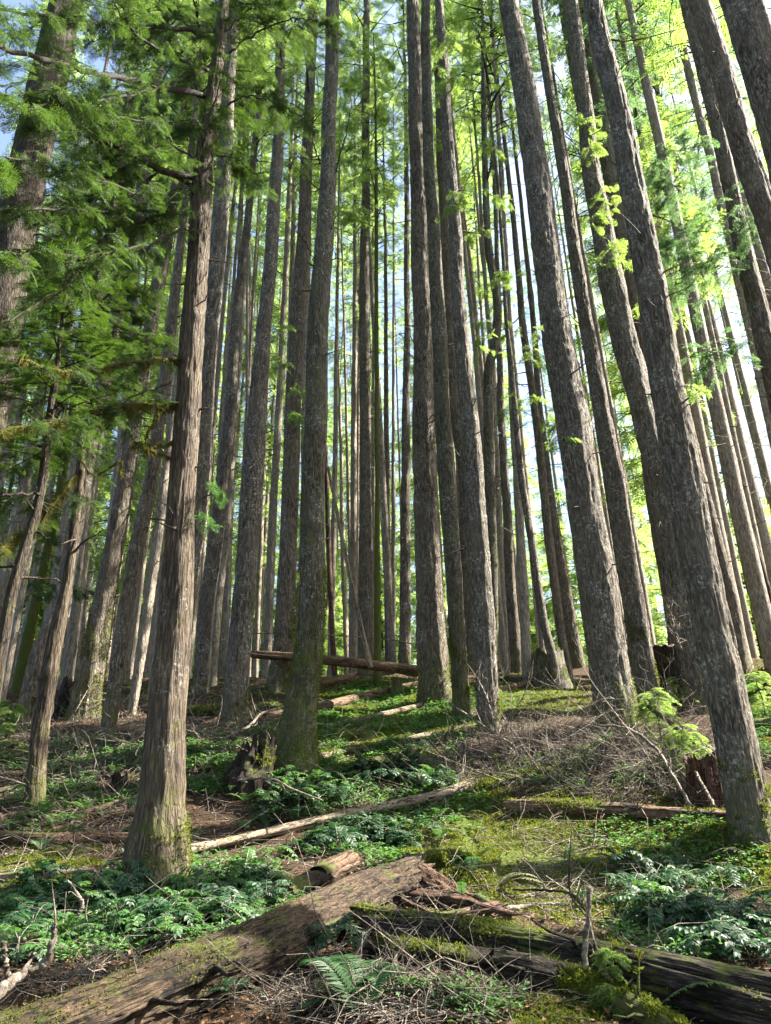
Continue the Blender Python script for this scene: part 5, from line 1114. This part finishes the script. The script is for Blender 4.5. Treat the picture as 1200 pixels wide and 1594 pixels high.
# moss tufts
p = scatter_px([(a, b, c * 1.1, d * 1.1, e) for a, b, c, d, e in MOSSREG], 60000, rng); mfv = vnoise(p[:, 0] * 2.2, p[:, 1] * 2.2, s=5) + .5 * vnoise(p[:, 0] * 7, p[:, 1] * 7, s=6); p = p[mfv > .62]; K = len(p); dist = np.hypot(p[:, 0], p[:, 1])
q = np.repeat(onground(p, .0), 6, 0) + rng.normal(size=(K * 6, 3)) * np.array([.022, .022, .0]); D = nrmz(rng.normal(size=(K * 6, 3)) * np.array([1, 1, .3]) + np.array([0, 0, .65])); L = rng.uniform(.015, .045, K * 6) * np.repeat(.7 + dist * .05, 6); s_ = nrmz(np.cross(D, rng.normal(size=D.shape))) * (L * .22)[:, None]
V = np.stack([q - s_, q + s_, q + D * L[:, None]], 1).reshape(-1, 3); g = Geo(); g.add(V, np.arange(len(V)).reshape(-1, 3)); o = link('moss', g.mesh('moss', [MOSS])); tag(o, 'soft green moss carpet on the sunlit hummocks', 'moss', kind='stuff')
# small herbs
hv = np.array([[0, 0, 0], [.5, .28, .06], [1, 0, -.1], [.5, -.28, .06]]); hf = np.array([[0, 1, 2, 3]])
p = scatter_px([(600, 1120, 150, 45, 1.2), (560, 1190, 110, 35, 1), (700, 1100, 100, 30, .7), (1180, 1110, 60, 60, 1.4), (330, 1200, 100, 40, .8), (60, 1250, 90, 50, .5), (1050, 1330, 160, 60, .25), (330, 1400, 160, 70, .6), (110, 1440, 150, 60, .5), (1080, 1440, 140, 60, .5), (620, 1260, 150, 60, .6), (650, 1570, 160, 30, .25), (1190, 1190, 50, 60, .8), (300, 1080, 200, 16, .5), (640, 1075, 120, 20, .8), (150, 1200, 150, 50, .8), (300, 1180, 120, 40, .8), (450, 1130, 90, 30, .8), (930, 1190, 170, 40, .7), (780, 1170, 90, 30, .7), (560, 1330, 90, 25, .8)], 17000, rng); K = len(p)
p = p[vnoise(p[:, 0] * 1.7, p[:, 1] * 1.7, s=15) > .38]; K = len(p); m = 5
q = np.repeat(onground(p), m, 0) + rng.normal(size=(K * m, 3)) * np.array([.035, .035, 0]) + np.array([0, 0, 1.]) * rng.uniform(.01, .10, (K * m, 1)); X = rng.normal(size=(K * m, 3)); X[:, 2] = rng.uniform(-.3, .5, K * m)
v, f = stamp(hv, hf, q, X, np.array([0, 0, 1.]) + rng.normal(size=(K * m, 3)) * .35, rng.uniform(.025, .07, K * m) * np.repeat(.7 + .04 * np.hypot(p[:, 0], p[:, 1]), m)); g = Geo(); g.add(v, f); o = link('ground_herbs', g.mesh('ground_herbs', [LOWHERB])); tag(o, 'small green herbs covering the forest floor', 'herbs', kind='stuff')
# fallen leaves and needles
p = scatter_px(ALLG + [(140, 1525, 140, 30, 3), (680, 1560, 130, 30, 2)], 14000, rng); K = len(p); X = rng.normal(size=(K, 3)); X[:, 2] *= .25
v, f = stamp(hv, hf, onground(p, .02), X, np.array([0, 0, 1.]) + rng.normal(size=(K, 3)) * .4, rng.uniform(.015, .055, K) * (1 + .03 * np.hypot(p[:, 0], p[:, 1]))); g = Geo(); g.add(v, f); o = link('leaf_litter', g.mesh('leaf_litter', [DEADLEAF])); tag(o, 'brown fallen leaves and bark flakes on the forest floor', 'litter', kind='stuff')
